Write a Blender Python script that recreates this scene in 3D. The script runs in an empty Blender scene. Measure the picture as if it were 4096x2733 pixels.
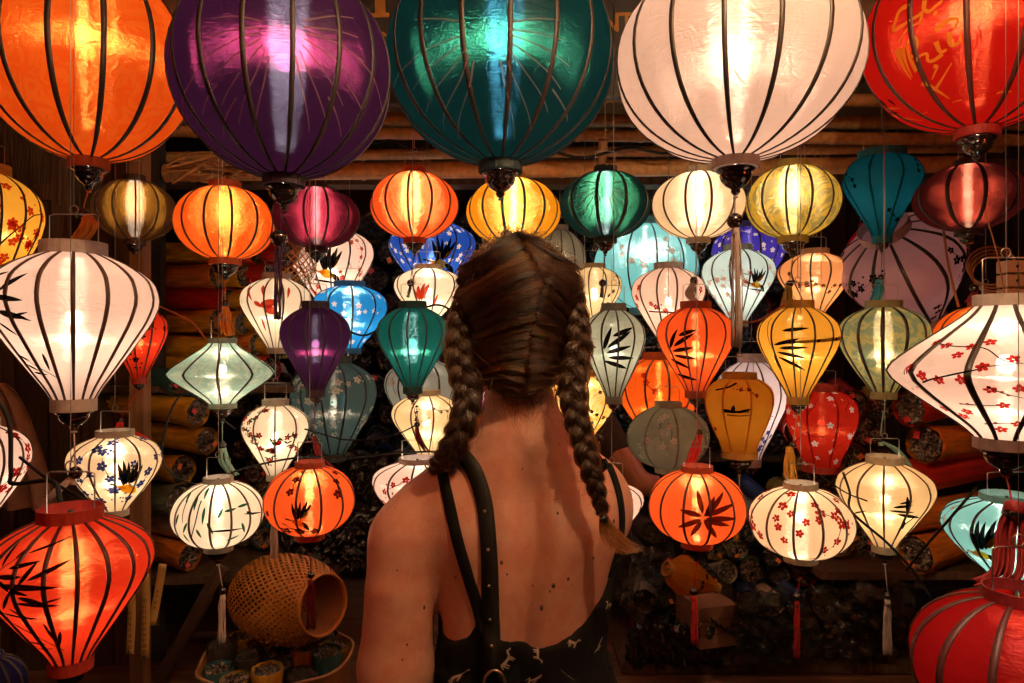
import bpy, math, random
import numpy as np
from mathutils import Vector, Matrix
from mathutils.bvhtree import BVHTree
random.seed(7); np.random.seed(7)
PI = math.pi
SC = bpy.context.scene
COL = SC.collection
# ------------------------------------------------------------------ camera, world, exposure
cam = bpy.data.objects.new('camera', bpy.data.cameras.new('camera'))
COL.objects.link(cam)
cam.location = (0, 0, 1.5); cam.rotation_euler = (PI / 2, 0, 0)
cam.data.lens = 24; cam.data.sensor_width = 36; cam.data.clip_start = 0.02; cam.data.clip_end = 100
SC.camera = cam
world = bpy.data.worlds.new('World'); SC.world = world; world.use_nodes = True
bg = world.node_tree.nodes['Background']
bg.inputs[0].default_value = (.60, .40, .30, 1); bg.inputs[1].default_value = .007      # night street glow
SC.view_settings.view_transform = 'Standard'; SC.view_settings.look = 'None'
SC.view_settings.exposure = 0.0; SC.view_settings.gamma = 1.0
SC.view_settings.use_curve_mapping = False
cy = SC.cycles
cy.use_denoising = True
try:
    cy.denoiser = 'OPENIMAGEDENOISE'; cy.denoising_input_passes = 'RGB_ALBEDO_NORMAL'; cy.denoising_prefilter = 'ACCURATE'
except Exception: pass
cy.use_light_tree = True
cy.max_bounces = 7; cy.diffuse_bounces = 3; cy.glossy_bounces = 3; cy.transmission_bounces = 6; cy.transparent_max_bounces = 12
cy.sample_clamp_indirect = 4.0; cy.caustics_reflective = False; cy.caustics_refractive = True
LAMP_K = 62.0
FILL_P = 48.0  # power scale of the added unseen lanterns
LAMP_COL = (1.0, .77, .57)

# ------------------------------------------------------------------ helpers
class MB:
    """collects shapes, links them as one mesh object"""
    def __init__(self): self.v = []; self.f = []; self.m = []
    def add(self, vs, fs, mi=0):
        b = len(self.v); self.v.extend([tuple(p) for p in vs])
        self.f.extend([tuple(i + b for i in q) for q in fs]); self.m.extend([mi] * len(fs))
    def box(self, c, s, mi=0, M=None):
        x, y, z = [k / 2 for k in s]
        vs = [Vector((a * x, b * y, d * z)) for a in (-1, 1) for b in (-1, 1) for d in (-1, 1)]
        if M is not None: vs = [M @ p for p in vs]
        vs = [p + Vector(c) for p in vs]
        self.add(vs, [(0, 1, 3, 2), (4, 6, 7, 5), (0, 4, 5, 1), (2, 3, 7, 6), (0, 2, 6, 4), (1, 5, 7, 3)], mi)
    def lathe(self, prof, n=20, mi=0, c=(0, 0, 0), cap=True):
        b = []; 
        for r, z in prof:
            b.append([(c[0] + r * math.cos(2 * PI * i / n), c[1] + r * math.sin(2 * PI * i / n), c[2] + z) for i in range(n)])
        vs = [p for ring in b for p in ring]; fs = []
        for j in range(len(prof) - 1):
            for i in range(n):
                fs.append((j * n + i, j * n + (i + 1) % n, (j + 1) * n + (i + 1) % n, (j + 1) * n + i))
        if cap:
            fs.append(tuple(reversed(range(n)))); fs.append(tuple(range((len(prof) - 1) * n, len(prof) * n)))
        self.add(vs, fs, mi)
    def tube(self, pts, r, n=6, mi=0, r1=None, cap=True):
        pts = [Vector(p) for p in pts]
        if len(pts) < 2: return
        vs = []; up = Vector((0, 0, 1)); prev = None
        for i, p in enumerate(pts):
            t = (pts[min(i + 1, len(pts) - 1)] - pts[max(i - 1, 0)])
            t = t.normalized() if t.length > 1e-9 else Vector((0, 0, 1))
            if prev is None:
                a = t.cross(Vector((0, 1, 0)) if abs(t.y) < .8 else Vector((1, 0, 0))).normalized()
            else:
                a = (prev - t * prev.dot(t)); a = a.normalized() if a.length > 1e-6 else t.orthogonal().normalized()
            prev = a; b = t.cross(a)
            rr = r if r1 is None else r + (r1 - r) * i / (len(pts) - 1)
            for k in range(n):
                an = 2 * PI * k / n; vs.append(p + (a * math.cos(an) + b * math.sin(an)) * rr)
        fs = []
        for i in range(len(pts) - 1):
            for k in range(n): fs.append((i * n + k, i * n + (k + 1) % n, (i + 1) * n + (k + 1) % n, (i + 1) * n + k))
        if cap: fs.append(tuple(reversed(range(n)))); fs.append(tuple(range((len(pts) - 1) * n, len(pts) * n)))
        self.add(vs, fs, mi)
    def ball(self, c, r, nu=14, nv=8, mi=0, s=(1, 1, 1)):
        vs = [(c[0], c[1], c[2] - r * s[2])]
        for j in range(1, nv):
            a = -PI / 2 + PI * j / nv
            for i in range(nu): vs.append((c[0] + r * s[0] * math.cos(a) * math.cos(2 * PI * i / nu), c[1] + r * s[1] * math.cos(a) * math.sin(2 * PI * i / nu), c[2] + r * s[2] * math.sin(a)))
        vs.append((c[0], c[1], c[2] + r * s[2])); fs = []
        for i in range(nu): fs.append((0, 1 + (i + 1) % nu, 1 + i))
        for j in range(nv - 2):
            for i in range(nu):
                a = 1 + j * nu; fs.append((a + i, a + (i + 1) % nu, a + nu + (i + 1) % nu, a + nu + i))
        e = 1 + (nv - 2) * nu
        for i in range(nu): fs.append((e + i, e + (i + 1) % nu, len(vs) - 1))
        self.add(vs, fs, mi)
    def mesh(self, name, mats, smooth=True):
        me = bpy.data.meshes.new(name); me.from_pydata(self.v, [], self.f)
        for m in (mats if isinstance(mats, (list, tuple)) else [mats]): me.materials.append(m)
        me.polygons.foreach_set('material_index', self.m)
        if smooth: me.polygons.foreach_set('use_smooth', [True] * len(self.f))
        me.update(); return me
    def build(self, name, mats, parent=None, smooth=True):
        return link(name, self.mesh(name, mats, smooth), parent)
def link(name, data, parent=None, loc=None, rot=None):
    o = bpy.data.objects.new(name, data); COL.objects.link(o)
    if parent is not None: o.parent = parent
    if loc is not None: o.location = loc
    if rot is not None: o.rotation_euler = rot
    return o
def tag(o, label=None, cat=None, group=None, kind=None):
    if label: o['label'] = label
    if cat: o['category'] = cat
    if group: o['group'] = group
    if kind: o['kind'] = kind
    return o
def thing(name, label, cat, loc=(0, 0, 0), rot=(0, 0, 0), group=None):
    return tag(link(name, None, None, loc, rot), label, cat, group)
def spline(pts, n=8):
    """Catmull-Rom through points"""
    P = [np.array(p, float) for p in pts]
    if len(P) < 3: return [tuple(P[0] + (P[-1] - P[0]) * k / n) for k in range(n + 1)]
    P = [2 * P[0] - P[1]] + P + [2 * P[-1] - P[-2]]; out = []
    for i in range(1, len(P) - 2):
        for k in range(n):
            t = k / n
            out.append(tuple(.5 * (2 * P[i] + (P[i + 1] - P[i - 1]) * t + (2 * P[i - 1] - 5 * P[i] + 4 * P[i + 1] - P[i + 2]) * t * t + (3 * P[i] - P[i - 1] - 3 * P[i + 1] + P[i + 2]) * t ** 3)))
    out.append(tuple(P[-2])); return out

# ------------------------------------------------------------------ materials
def newmat(name):
    m = bpy.data.materials.new(name); m.use_nodes = True; nt = m.node_tree; nt.nodes.clear()
    return m, nt
def N(nt, typ, **kw):
    n = nt.nodes.new(typ)
    for k, v in kw.items():
        if k.startswith('_'): setattr(n, k[1:], v)
        else:
            key = int(k[1:]) if k[0] == 'i' and k[1:].isdigit() else k
            s = n.inputs[key]
            if hasattr(v, 'is_output'): nt.links.new(v, s)
            else: s.default_value = v
    return n
def c4(c): return (c[0], c[1], c[2], 1)
_M = {}
def principled(name, col, rough=.5, spec=.5, noise=None, bump=None, coat=0, metal=0, sheen=0, scale=(1, 1, 1), sss=0):
    """noise=(scale, dark factor, detail) mottles the colour; bump=(scale, strength, distance)"""
    if name in _M: return _M[name]
    m, nt = newmat(name); out = N(nt, 'ShaderNodeOutputMaterial')
    p = N(nt, 'ShaderNodeBsdfPrincipled'); nt.links.new(p.outputs[0], out.inputs[0])
    p.inputs['Base Color'].default_value = c4(col); p.inputs['Roughness'].default_value = rough
    p.inputs['Specular IOR Level'].default_value = spec; p.inputs['Coat Weight'].default_value = coat
    p.inputs['Coat Roughness'].default_value = .08; p.inputs['Metallic'].default_value = metal; p.inputs['Sheen Weight'].default_value = sheen
    tc = N(nt, 'ShaderNodeTexCoord'); mp = N(nt, 'ShaderNodeMapping', Vector=tc.outputs['Object'], Scale=scale)
    if noise:
        n = N(nt, 'ShaderNodeTexNoise', Vector=mp.outputs[0], Scale=noise[0], Detail=noise[2] if len(noise) > 2 else 5.0, Roughness=.62)
        r = N(nt, 'ShaderNodeMapRange', Value=n.outputs['Fac'], i1=.3, i2=.7, i3=noise[1], i4=1.15)
        mx = N(nt, 'ShaderNodeVectorMath', _operation='SCALE', Vector=col, Scale=r.outputs[0])
        nt.links.new(mx.outputs[0], p.inputs['Base Color'])
    if bump:
        b = N(nt, 'ShaderNodeTexNoise', Vector=mp.outputs[0], Scale=bump[0], Detail=4.0)
        bn = N(nt, 'ShaderNodeBump', Strength=bump[1], Distance=bump[2] if len(bump) > 2 else .01, Height=b.outputs['Fac'])
        nt.links.new(bn.outputs[0], p.inputs['Normal'])
        if coat: nt.links.new(bn.outputs[0], p.inputs['Coat Normal'])
    _M[name] = m; return m

# fabric: translucent colour, surface colour, vertical streak colour, cross streak colour, weights (v, cross, clear), damask colour or None
W = (.95, .80, .70)
FAB = {
 'white': ((.93, .72, .64), (.80, .68, .62), (1, .90, .80), (1, .86, .72), (.017, .016, .20), None, 1.0),
 'cream':    ((.95, .72, .45), (.80, .68, .52), (1, .92, .78), (1, .85, .65), (0.023, 0.024, 0.236), None, 1.0),
 'creamy':   ((.95, .75, .42), (.80, .70, .50), (1, .92, .78), (1, .85, .65), (0.018, 0.018, 0.236), None, 1.0),
 'ivory':    ((.97, .86, .66), (.82, .76, .64), (1, .95, .85), (1, .92, .8), (0.023, 0.024, 0.236), None, 1.2),
 'tan':      ((.95, .68, .34), (.75, .62, .42), (1, .9, .7), (1, .85, .6), (0.013, 0.018, 0.236), None, .9),
 'pink':     ((.97, .70, .58), (.80, .62, .56), (1, .9, .8), (1, .85, .75), (0.013, 0.018, 0.236), None, 1.1),
 'peach':    ((.95, .44, .17), (.75, .40, .22), (1, .8, .5), (1, .7, .4), (0.013, 0.018, 0.212), None, 1.0),
 'orange':   ((.92, .125, .010), (.70, .13, .018), (1, .48, .10), (1, .34, .06), (0.027, 0.024, 0.166), (.95, .17, .016), .9),
 'orangered':((.93, .14, .025), (.70, .10, .03), (1, .62, .25), (1, .38, .12), (0.023, 0.030, 0.166), None, .95),
 'redorange': ((.88, .055, .016), (.62, .035, .015), (1, .36, .10), (1, .20, .06), (.016, .022, .19), None, .85),
 'red': ((.72, .014, .008), (.50, .014, .010), (1, .16, .06), (1, .12, .04), (.018, .026, .11), None, .75),
 'reddim': ((.55, .012, .012), (.40, .010, .012), (1, .12, .06), (1, .09, .05), (.010, .014, .09), None, .6),
 'reddim2':  ((.75, .035, .015), (.50, .025, .015), (1, .25, .1), (1, .2, .06), (0.013, 0.018, 0.035), None, .7),
 'yellow':   ((.95, .50, .055), (.75, .42, .07), (1, .85, .45), (1, .75, .3), (0.023, 0.024, 0.212), None, 1.0),
 'amber':    ((.95, .42, .015), (.75, .34, .03), (1, .85, .35), (1, .7, .2), (0.027, 0.024, 0.189), None, .95),
 'gold':     ((.97, .50, .08), (.75, .42, .1), (1, .85, .45), (1, .75, .3), (0.018, 0.024, 0.236), (1, .72, .3), 1.0),
 'ochre':    ((.90, .40, .03), (.62, .30, .03), (1, .7, .3), (1, .6, .2), (0.0, 0.0, 0.03), None, 1.0),
 'olive':    ((.62, .42, .045), (.50, .36, .06), (1, .85, .42), (.95, .75, .3), (0.032, 0.030, 0.166), (.22, .22, .08), .9),
 'sageolive':((.42, .36, .12), (.36, .32, .14), (1, .85, .5), (.9, .75, .4), (0.032, 0.018, 0.142), (.15, .24, .15), .8),
 'sage':     ((.45, .40, .30), (.38, .36, .28), (.9, .8, .6), (.9, .8, .6), (0.013, 0.018, 0.142), None, .9),
 'sagelit':  ((.52, .60, .48), (.42, .46, .38), (.95, 1, .9), (.6, .95, .8), (0.023, 0.018, 0.212), (.62, .68, .56), .9),
 'aquasage': ((.50, .62, .50), (.40, .50, .42), (1, 1, .85), (.7, .9, .75), (0.023, 0.018, 0.189), (.30, .50, .42), .9),
 'slate':    ((.050, .085, .085), (.060, .095, .095), (.9, .85, .75), (.6, .6, .55), (.009, .012, .06), None, .7),
 'slatelit': ((.36, .40, .36), (.32, .35, .32), (.9, .9, .8), (.8, .8, .7), (0.009, 0.012, 0.142), None, .9),
 'greygreen':((.30, .32, .24), (.44, .46, .35), (.5, .5, .4), (.5, .5, .4), (0.000, 0.000, 0.049), None, .6),
 'purple': ((.045, .010, .050), (.034, .010, .038), (.50, .55, .95), (.90, .10, .42), (.010, .020, .05), None, .7),
 'plum': ((.075, .005, .014), (.05, .007, .012), (.95, .75, .8), (.85, .06, .14), (.012, .024, .045), None, .75),
 'maroon': ((.065, .007, .007), (.045, .007, .006), (1, .62, .45), (.9, .10, .06), (.016, .018, .045), None, .6),
 'teal': ((.003, .030, .036), (.003, .026, .030), (.06, .42, .85), (.06, .62, .42), (.011, .016, .045), None, .7),
 'teal2': ((.008, .13, .12), (.007, .075, .070), (.30, .80, .95), (.12, .85, .62), (.022, .028, .08), None, .7),
 'green': ((.006, .030, .026), (.008, .026, .023), (.45, .75, .95), (.08, .60, .34), (.018, .028, .045), None, .65),
 'darkgold': ((.085, .028, .005), (.06, .022, .006), (.95, .82, .72), (.80, .36, .04), (.016, .020, .045), (.05, .017, .005), .6),
 'bluegreen':((.012, .24, .36), (.012, .24, .36), (.1, .4, .5), (.1, .4, .5), (.0, .0, .03), None, .6),
 'blue':     ((.02, .10, .62), (.02, .09, .42), (.4, .6, 1), (.3, .5, 1), (0.013, 0.018, 0.119), None, .8),
 'brightblue':((.02, .33, .88), (.02, .24, .60), (.4, .85, 1), (.3, .8, 1), (0.018, 0.024, 0.166), None, .8),
 'cyan':     ((.20, .66, .78), (.18, .46, .52), (.7, .95, 1), (.6, .9, 1), (0.013, 0.018, 0.189), None, .9),
 'aqua':     ((.26, .66, .70), (.22, .50, .52), (.8, 1, 1), (.7, .95, 1), (0.018, 0.024, 0.189), None, .9),
 'paleblue': ((.60, .82, .86), (.50, .62, .66), (.9, 1, 1), (.9, 1, 1), (0.013, 0.018, 0.212), None, 1.1),
 'violet':   ((.07, .05, .60), (.05, .04, .36), (.5, .5, 1), (.4, .4, 1), (0.013, 0.018, 0.119), None, .8),
 'magenta':  ((.80, .16, .42), (.55, .12, .3), (1, .6, .8), (1, .5, .75), (0.013, 0.018, 0.166), None, .9),
 'mauve':    ((.70, .42, .50), (.66, .42, .46), (1, .9, .95), (1, .8, .85), (.0, .0, .03), None, .9),
 'lilac':    ((.88, .78, .86), (.74, .68, .74), (1, .95, 1), (1, .92, 1), (0.013, 0.018, 0.236), None, 1.1),
 'indigo':   ((.03, .03, .14), (.03, .03, .16), (.2, .2, .5), (.2, .2, .5), (0.000, 0.000, 0.032), None, .5),
}
def fabric(key):
    if key in _M: return _M[key]
    tr, df, vs, hs, (wv, wh, wt), dam, wr = FAB[key]
    m, nt = newmat('silk_' + key); out = N(nt, 'ShaderNodeOutputMaterial')
    tc = N(nt, 'ShaderNodeTexCoord'); geo = N(nt, 'ShaderNodeNewGeometry')
    # woven damask relief and wrinkles
    wob = N(nt, 'ShaderNodeTexNoise', Vector=tc.outputs['Object'], Scale=14.0, Detail=1.0)
    add = N(nt, 'ShaderNodeVectorMath', _operation='MULTIPLY_ADD', i0=wob.outputs['Color'], i1=(.09, .09, .09), i2=tc.outputs['Object'])
    vor = N(nt, 'ShaderNodeTexNoise', Vector=add.outputs[0], Scale=26.0, Detail=1.0, Distortion=2.2)
    fine = N(nt, 'ShaderNodeTexNoise', Vector=N(nt, 'ShaderNodeMapping', Vector=tc.outputs['Object'], Scale=(60, 60, 420)).outputs[0], Scale=1.0, Detail=2.0)
    sm = N(nt, 'ShaderNodeMath', _operation='MULTIPLY_ADD', i0=fine.outputs['Fac'], i1=.40, i2=vor.outputs['Fac'])
    bmp = N(nt, 'ShaderNodeBump', Strength=.45, Distance=.006, Height=sm.outputs[0])
    nrm = bmp.outputs[0]
    nsm = N(nt, 'ShaderNodeBump', Strength=.11, Distance=.005, Height=sm.outputs[0]).outputs[0]
    # colour: slow fading of the dye plus the brocade figure
    mott = N(nt, 'ShaderNodeTexNoise', Vector=tc.outputs['Object'], Scale=9.0, Detail=2.0)
    mr = N(nt, 'ShaderNodeMapRange', Value=mott.outputs['Fac'], i1=.3, i2=.7, i3=.86, i4=1.05)
    if dam:
        rmp = N(nt, 'ShaderNodeMapRange', Value=vor.outputs['Fac'], i1=.47, i2=.53)
        mix = N(nt, 'ShaderNodeMix', _data_type='RGBA', i0=rmp.outputs[0]); mix.inputs[6].default_value = c4(tr); mix.inputs[7].default_value = c4(dam)
        colv = mix.outputs[2]
    else:
        rgb = N(nt, 'ShaderNodeRGB'); rgb.outputs[0].default_value = c4(tr); colv = rgb.outputs[0]
    tcol = N(nt, 'ShaderNodeVectorMath', _operation='SCALE', Vector=colv, Scale=mr.outputs[0]).outputs[0]
    dcol = None
    if key in ('blue', 'brightblue', 'violet', 'magenta', 'reddim2'):          # five petalled flowers left white in the dye
        vb = N(nt, 'ShaderNodeTexVoronoi', Vector=tc.outputs['Object'], Scale=31.0, Randomness=.9)
        dv_ = N(nt, 'ShaderNodeVectorMath', _operation='SUBTRACT', i0=tc.outputs['Object'], i1=vb.outputs['Position'])
        tb = N(nt, 'ShaderNodeTangent', _direction_type='RADIAL', _axis='Z'); bb = N(nt, 'ShaderNodeVectorMath', _operation='CROSS_PRODUCT', i0=geo.outputs['Normal'], i1=tb.outputs[0])
        a1 = N(nt, 'ShaderNodeVectorMath', _operation='DOT_PRODUCT', i0=dv_.outputs[0], i1=tb.outputs[0]); a2 = N(nt, 'ShaderNodeVectorMath', _operation='DOT_PRODUCT', i0=dv_.outputs[0], i1=bb.outputs[0])
        an = N(nt, 'ShaderNodeMath', _operation='ARCTAN2', i0=a1.outputs['Value'], i1=a2.outputs['Value']); a5 = N(nt, 'ShaderNodeMath', _operation='MULTIPLY', i0=an.outputs[0], i1=2.5)
        co = N(nt, 'ShaderNodeMath', _operation='ABSOLUTE', i0=N(nt, 'ShaderNodeMath', _operation='COSINE', i0=a5.outputs[0]).outputs[0])
        rr = N(nt, 'ShaderNodeMath', _operation='MULTIPLY_ADD', i0=co.outputs[0], i1=.0055, i2=.0062)
        le = N(nt, 'ShaderNodeVectorMath', _operation='LENGTH', i0=dv_.outputs[0])
        lt = N(nt, 'ShaderNodeMath', _operation='LESS_THAN', i0=le.outputs['Value'], i1=rr.outputs[0]); gt = N(nt, 'ShaderNodeMath', _operation='GREATER_THAN', i0=le.outputs['Value'], i1=.0017)
        sl_ = N(nt, 'ShaderNodeMath', _operation='GREATER_THAN', i0=N(nt, 'ShaderNodeSeparateColor', Color=vb.outputs['Color']).outputs[0], i1=.30)
        mk = N(nt, 'ShaderNodeMath', _operation='MULTIPLY', i0=N(nt, 'ShaderNodeMath', _operation='MULTIPLY', i0=lt.outputs[0], i1=gt.outputs[0]).outputs[0], i1=sl_.outputs[0])
        mxa = N(nt, 'ShaderNodeMix', _data_type='RGBA', i0=mk.outputs[0]); nt.links.new(tcol, mxa.inputs[6]); mxa.inputs[7].default_value = (.85, .76, .70, 1); tcol = mxa.outputs[2]
        mxb = N(nt, 'ShaderNodeMix', _data_type='RGBA', i0=mk.outputs[0]); mxb.inputs[6].default_value = c4(df); mxb.inputs[7].default_value = (.82, .74, .68, 1); dcol = mxb.outputs[2]
    tl = N(nt, 'ShaderNodeBsdfTranslucent', Color=tcol, Normal=nrm)
    di = N(nt, 'ShaderNodeBsdfDiffuse', Color=dcol if dcol else c4(df), Normal=nrm)
    a = N(nt, 'ShaderNodeMixShader', i0=.30, i1=tl.outputs[0], i2=di.outputs[0])
    # the two thread directions scatter the bulb into a cross: random facets along the warp and along the weft
    wn = N(nt, 'ShaderNodeTexWhiteNoise', Vector=N(nt, 'ShaderNodeVectorMath', _operation='SCALE', Vector=geo.outputs['Position'], Scale=9173.0).outputs[0])
    sep = N(nt, 'ShaderNodeSeparateColor', Color=wn.outputs['Color'])
    tan = N(nt, 'ShaderNodeTangent', _direction_type='RADIAL', _axis='Z')
    bit = N(nt, 'ShaderNodeVectorMath', _operation='CROSS_PRODUCT', i0=geo.outputs['Normal'], i1=tan.outputs[0])
    def facet(rnd, direc, k):
        x = N(nt, 'ShaderNodeMath', _operation='SUBTRACT', i0=rnd, i1=sep.outputs[2])
        ab = N(nt, 'ShaderNodeMath', _operation='ABSOLUTE', i0=x.outputs[0])
        dn = N(nt, 'ShaderNodeMath', _operation='MULTIPLY_ADD', i0=ab.outputs[0], i1=.6, i2=.4)
        dv = N(nt, 'ShaderNodeMath', _operation='MULTIPLY', i0=x.outputs[0], i1=dn.outputs[0])
        s3 = N(nt, 'ShaderNodeMath', _operation='MULTIPLY', i0=dv.outputs[0], i1=k)
        v = N(nt, 'ShaderNodeVectorMath', _operation='SCALE', Vector=direc, Scale=s3.outputs[0])
        ad = N(nt, 'ShaderNodeVectorMath', _operation='ADD', i0=nsm, i1=v.outputs[0])
        return N(nt, 'ShaderNodeVectorMath', _operation='NORMALIZE', i0=ad.outputs[0]).outputs[0]
    if wv > 0:
        rv = N(nt, 'ShaderNodeBsdfRefraction', Color=c4(vs), Roughness=.17, IOR=2.4, Normal=facet(sep.outputs[0], bit.outputs[0], 1.15))
        a = N(nt, 'ShaderNodeMixShader', i0=wv, i1=a.outputs[0], i2=rv.outputs[0])
        rh = N(nt, 'ShaderNodeBsdfRefraction', Color=c4(hs), Roughness=.17, IOR=2.4, Normal=facet(sep.outputs[1], tan.outputs[0], .62))
        a = N(nt, 'ShaderNodeMixShader', i0=wh, i1=a.outputs[0], i2=rh.outputs[0])
    gl = N(nt, 'ShaderNodeBsdfGlossy', Color=c4([min(1, .06 + k * 1.1) for k in df]), Roughness=.38, Normal=nrm)
    a = N(nt, 'ShaderNodeMixShader', i0=.05, i1=a.outputs[0], i2=gl.outputs[0])
    mx = max(tr); tp = N(nt, 'ShaderNodeBsdfTransparent', Color=c4([min(1, (k / mx) ** .8) for k in tr]))
    a = N(nt, 'ShaderNodeMixShader', i0=wt, i1=a.outputs[0], i2=tp.outputs[0])
    nt.links.new(a.outputs[0], out.inputs[0]); _M[key] = m; return m
INK = {'black': ((.012, .010, .010), .03, .75), 'brown': ((.10, .025, .015), .10, .6), 'red2': ((.42, .02, .015), 0, .7), 'red': ((.52, .03, .02), 0, .65), 'redp': ((.55, .06, .03), 0, .55),
       'blue': ((.03, .06, .3), 0, .6), 'bluep': ((.03, .05, .26), 0, .6), 'green': ((.02, .10, .05), 0, .6), 'whitep': ((.95, .88, .80), .0, .04), 'pinkp': ((.85, .50, .42), .0, .3),
       'yellow': ((.75, .36, .02), 0, .3), 'gold': ((.95, .55, .06), 0, .05), 'thread_or_glint': ((.80, .55, .50), 0, .55)}  # last ink paints bright light streaks onto the dark globes
def ink(key):
    k = 'ink_' + key
    if k in _M: return _M[k]
    col, _, clear = INK[key]; m, nt = newmat(k); out = N(nt, 'ShaderNodeOutputMaterial')
    d = N(nt, 'ShaderNodeBsdfDiffuse', Color=c4(col)); t = N(nt, 'ShaderNodeBsdfTranslucent', Color=c4(col)); tp = N(nt, 'ShaderNodeBsdfTransparent', Color=c4(col))
    a = N(nt, 'ShaderNodeMixShader', i0=.6, i1=d.outputs[0], i2=t.outputs[0])
    a = N(nt, 'ShaderNodeMixShader', i0=clear, i1=a.outputs[0], i2=tp.outputs[0])
    nt.links.new(a.outputs[0], out.inputs[0]); _M[k] = m; return m
TAS = {'orange': (.72, .22, .03), 'purple': (.045, .012, .04), 'teal': (.02, .12, .14), 'pale': (.55, .46, .42), 'white': (.75, .62, .54), 'black': (.03, .02, .02), 'olive': (.36, .30, .06), 'tealt': (.03, .22, .30),
       'tealt2': (.22, .40, .36), 'darkred': (.20, .012, .015), 'scarlet': (.58, .03, .025), 'darkscarlet': (.38, .02, .02), 'gold': (.72, .38, .05)}
def thread_or_glint(key): return principled('thread_or_glint_' + key, TAS[key], rough=.6, spec=.25)
M_rib = principled('lacquered_bamboo', (.022, .013, .010), rough=.55)
M_ribred = principled('red_bamboo', (.07, .010, .008), rough=.55)
M_ribbrown = principled('brown_bamboo', (.075, .036, .024), rough=.6)
M_lacq = principled('black_lacquer', (.014, .008, .008), rough=.10, spec=.6, coat=.6, bump=(18, .05, .004))
M_wire = principled('steel_wire', (.42, .36, .32), rough=.35, metal=.9)
M_cord = principled('black_cable', (.008, .007, .007), rough=.6, spec=.2)
M_redcable = principled('red_cable', (.22, .02, .015), rough=.45)
M_sock = principled('bulb_socket', (.05, .045, .04), rough=.4)
def emissive(name, col, st):
    m, nt = newmat(name); o = N(nt, 'ShaderNodeOutputMaterial'); e = N(nt, 'ShaderNodeEmission', Color=c4(col), Strength=st)
    nt.links.new(e.outputs[0], o.inputs[0]); m.cycles.emission_sampling = 'NONE'; return m
def lit_bulb(name, st):
    m, nt = newmat(name); o = N(nt, 'ShaderNodeOutputMaterial'); e = N(nt, 'ShaderNodeEmission', Color=(1, .86, .66, 1), Strength=st)
    x = N(nt, 'ShaderNodeMixShader', i0=.8, i1=e.outputs[0], i2=N(nt, 'ShaderNodeBsdfTransparent').outputs[0])
    nt.links.new(x.outputs[0], o.inputs[0]); m.cycles.emission_sampling = 'NONE'; return m
M_bulb = lit_bulb('bulb_glass_lit', 40.0); M_bulb_added = lit_bulb('added_bulb_glass_dim', 1.5)  # dim bulb goes with lamps added inside lanterns meant as unlit
M_bulb_off = principled('bulb_glass', (.7, .68, .62), rough=.1)

# ------------------------------------------------------------------ lantern shapes
PROF = {
 'onion': [(0,.29),(.06,.36),(.2,.56),(.38,.79),(.54,.945),(.66,1.0),(.78,.965),(.88,.83),(.95,.62),(1,.40)],
 'tear': [(0,.26),(.06,.32),(.2,.5),(.4,.75),(.56,.93),(.68,1.0),(.8,.95),(.9,.76),(.96,.56),(1,.38)],
 'urn': [(0,.5),(.08,.54),(.25,.70),(.45,.88),(.62,.985),(.72,1.0),(.84,.95),(.93,.78),(.98,.6),(1,.48)],
 'saucer': [(0,.26),(.06,.33),(.22,.60),(.36,.84),(.45,.965),(.5,1.0),(.55,.965),(.64,.84),(.78,.60),(.94,.33),(1,.26)],
 'bell': [(0,.24),(.06,.28),(.3,.56),(.5,.80),(.64,.95),(.72,1.0),(.8,.97),(.9,.85),(.97,.7),(1,.58)]}
def profile(kind, n=60):
    if kind in ('globe', 'oval', 'bigglobe'):
        c, e = {'globe': (.25, 1.0), 'oval': (.28, .9), 'bigglobe': (.19, 1.0)}[kind]
        a0 = math.asin(c); ph = np.linspace(a0, PI - a0, n)
        r = np.sin(ph) ** e; z = -np.cos(ph); return (z - z[0]) / (z[-1] - z[0]), r / r.max()
    P = np.array(PROF[kind]); t = np.linspace(0, 1, n); x, y = P[:, 0], P[:, 1]; h = np.diff(x); d = np.diff(y) / h
    m = np.zeros_like(y); m[0] = d[0]; m[-1] = d[-1]
    for i in range(1, len(y) - 1):
        if d[i - 1] * d[i] > 0:
            w1 = 2 * h[i] + h[i - 1]; w2 = h[i] + 2 * h[i - 1]; m[i] = (w1 + w2) / (w1 / d[i - 1] + w2 / d[i])
    k = np.clip(np.searchsorted(x, t) - 1, 0, len(h) - 1); u = (t - x[k]) / h[k]
    return t, (2*u**3-3*u**2+1)*y[k] + (u**3-2*u**2+u)*h[k]*m[k] + (-2*u**3+3*u**2)*y[k+1] + (u**3-u**2)*h[k]*m[k+1]
HC = .075
class Shell:
    def __init__(self, kind, R, H, n, rot):
        t, r = profile(kind); self.hc = (.045 if kind == 'bigglobe' else HC) * H; self.R, self.H, self.n, self.rot = R, H, n, rot
        self.z = self.hc + t * (H - 2 * self.hc); self.r = r * R
        self.s = np.concatenate([[0], np.cumsum(np.hypot(np.diff(self.z), np.diff(self.r)))]); self.S = self.s[-1]
        self.sag = .7 if kind != 'bell' else 1.0
    def rz(self, s): return float(np.interp(s, self.s, self.r)), float(np.interp(s, self.s, self.z))
    def gore(self, th):
        w = 2 * PI / self.n; f = ((th - self.rot) % w) - w / 2
        return 1 - self.sag * (1 - math.cos(w / 2) / math.cos(f))
    def pt(self, th, s, off=0.0):
        s = min(max(s, 0), self.S); r, z = self.rz(s)
        r2, z2 = self.rz(min(s + .002, self.S)); r1, z1 = self.rz(max(s - .002, 0)); L = math.hypot(r2 - r1, z2 - z1) or 1
        nr, nz = (z2 - z1) / L, -(r2 - r1) / L
        rr = r * self.gore(th) + off * nr
        return (rr * math.cos(th), rr * math.sin(th), z + off * nz)
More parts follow.
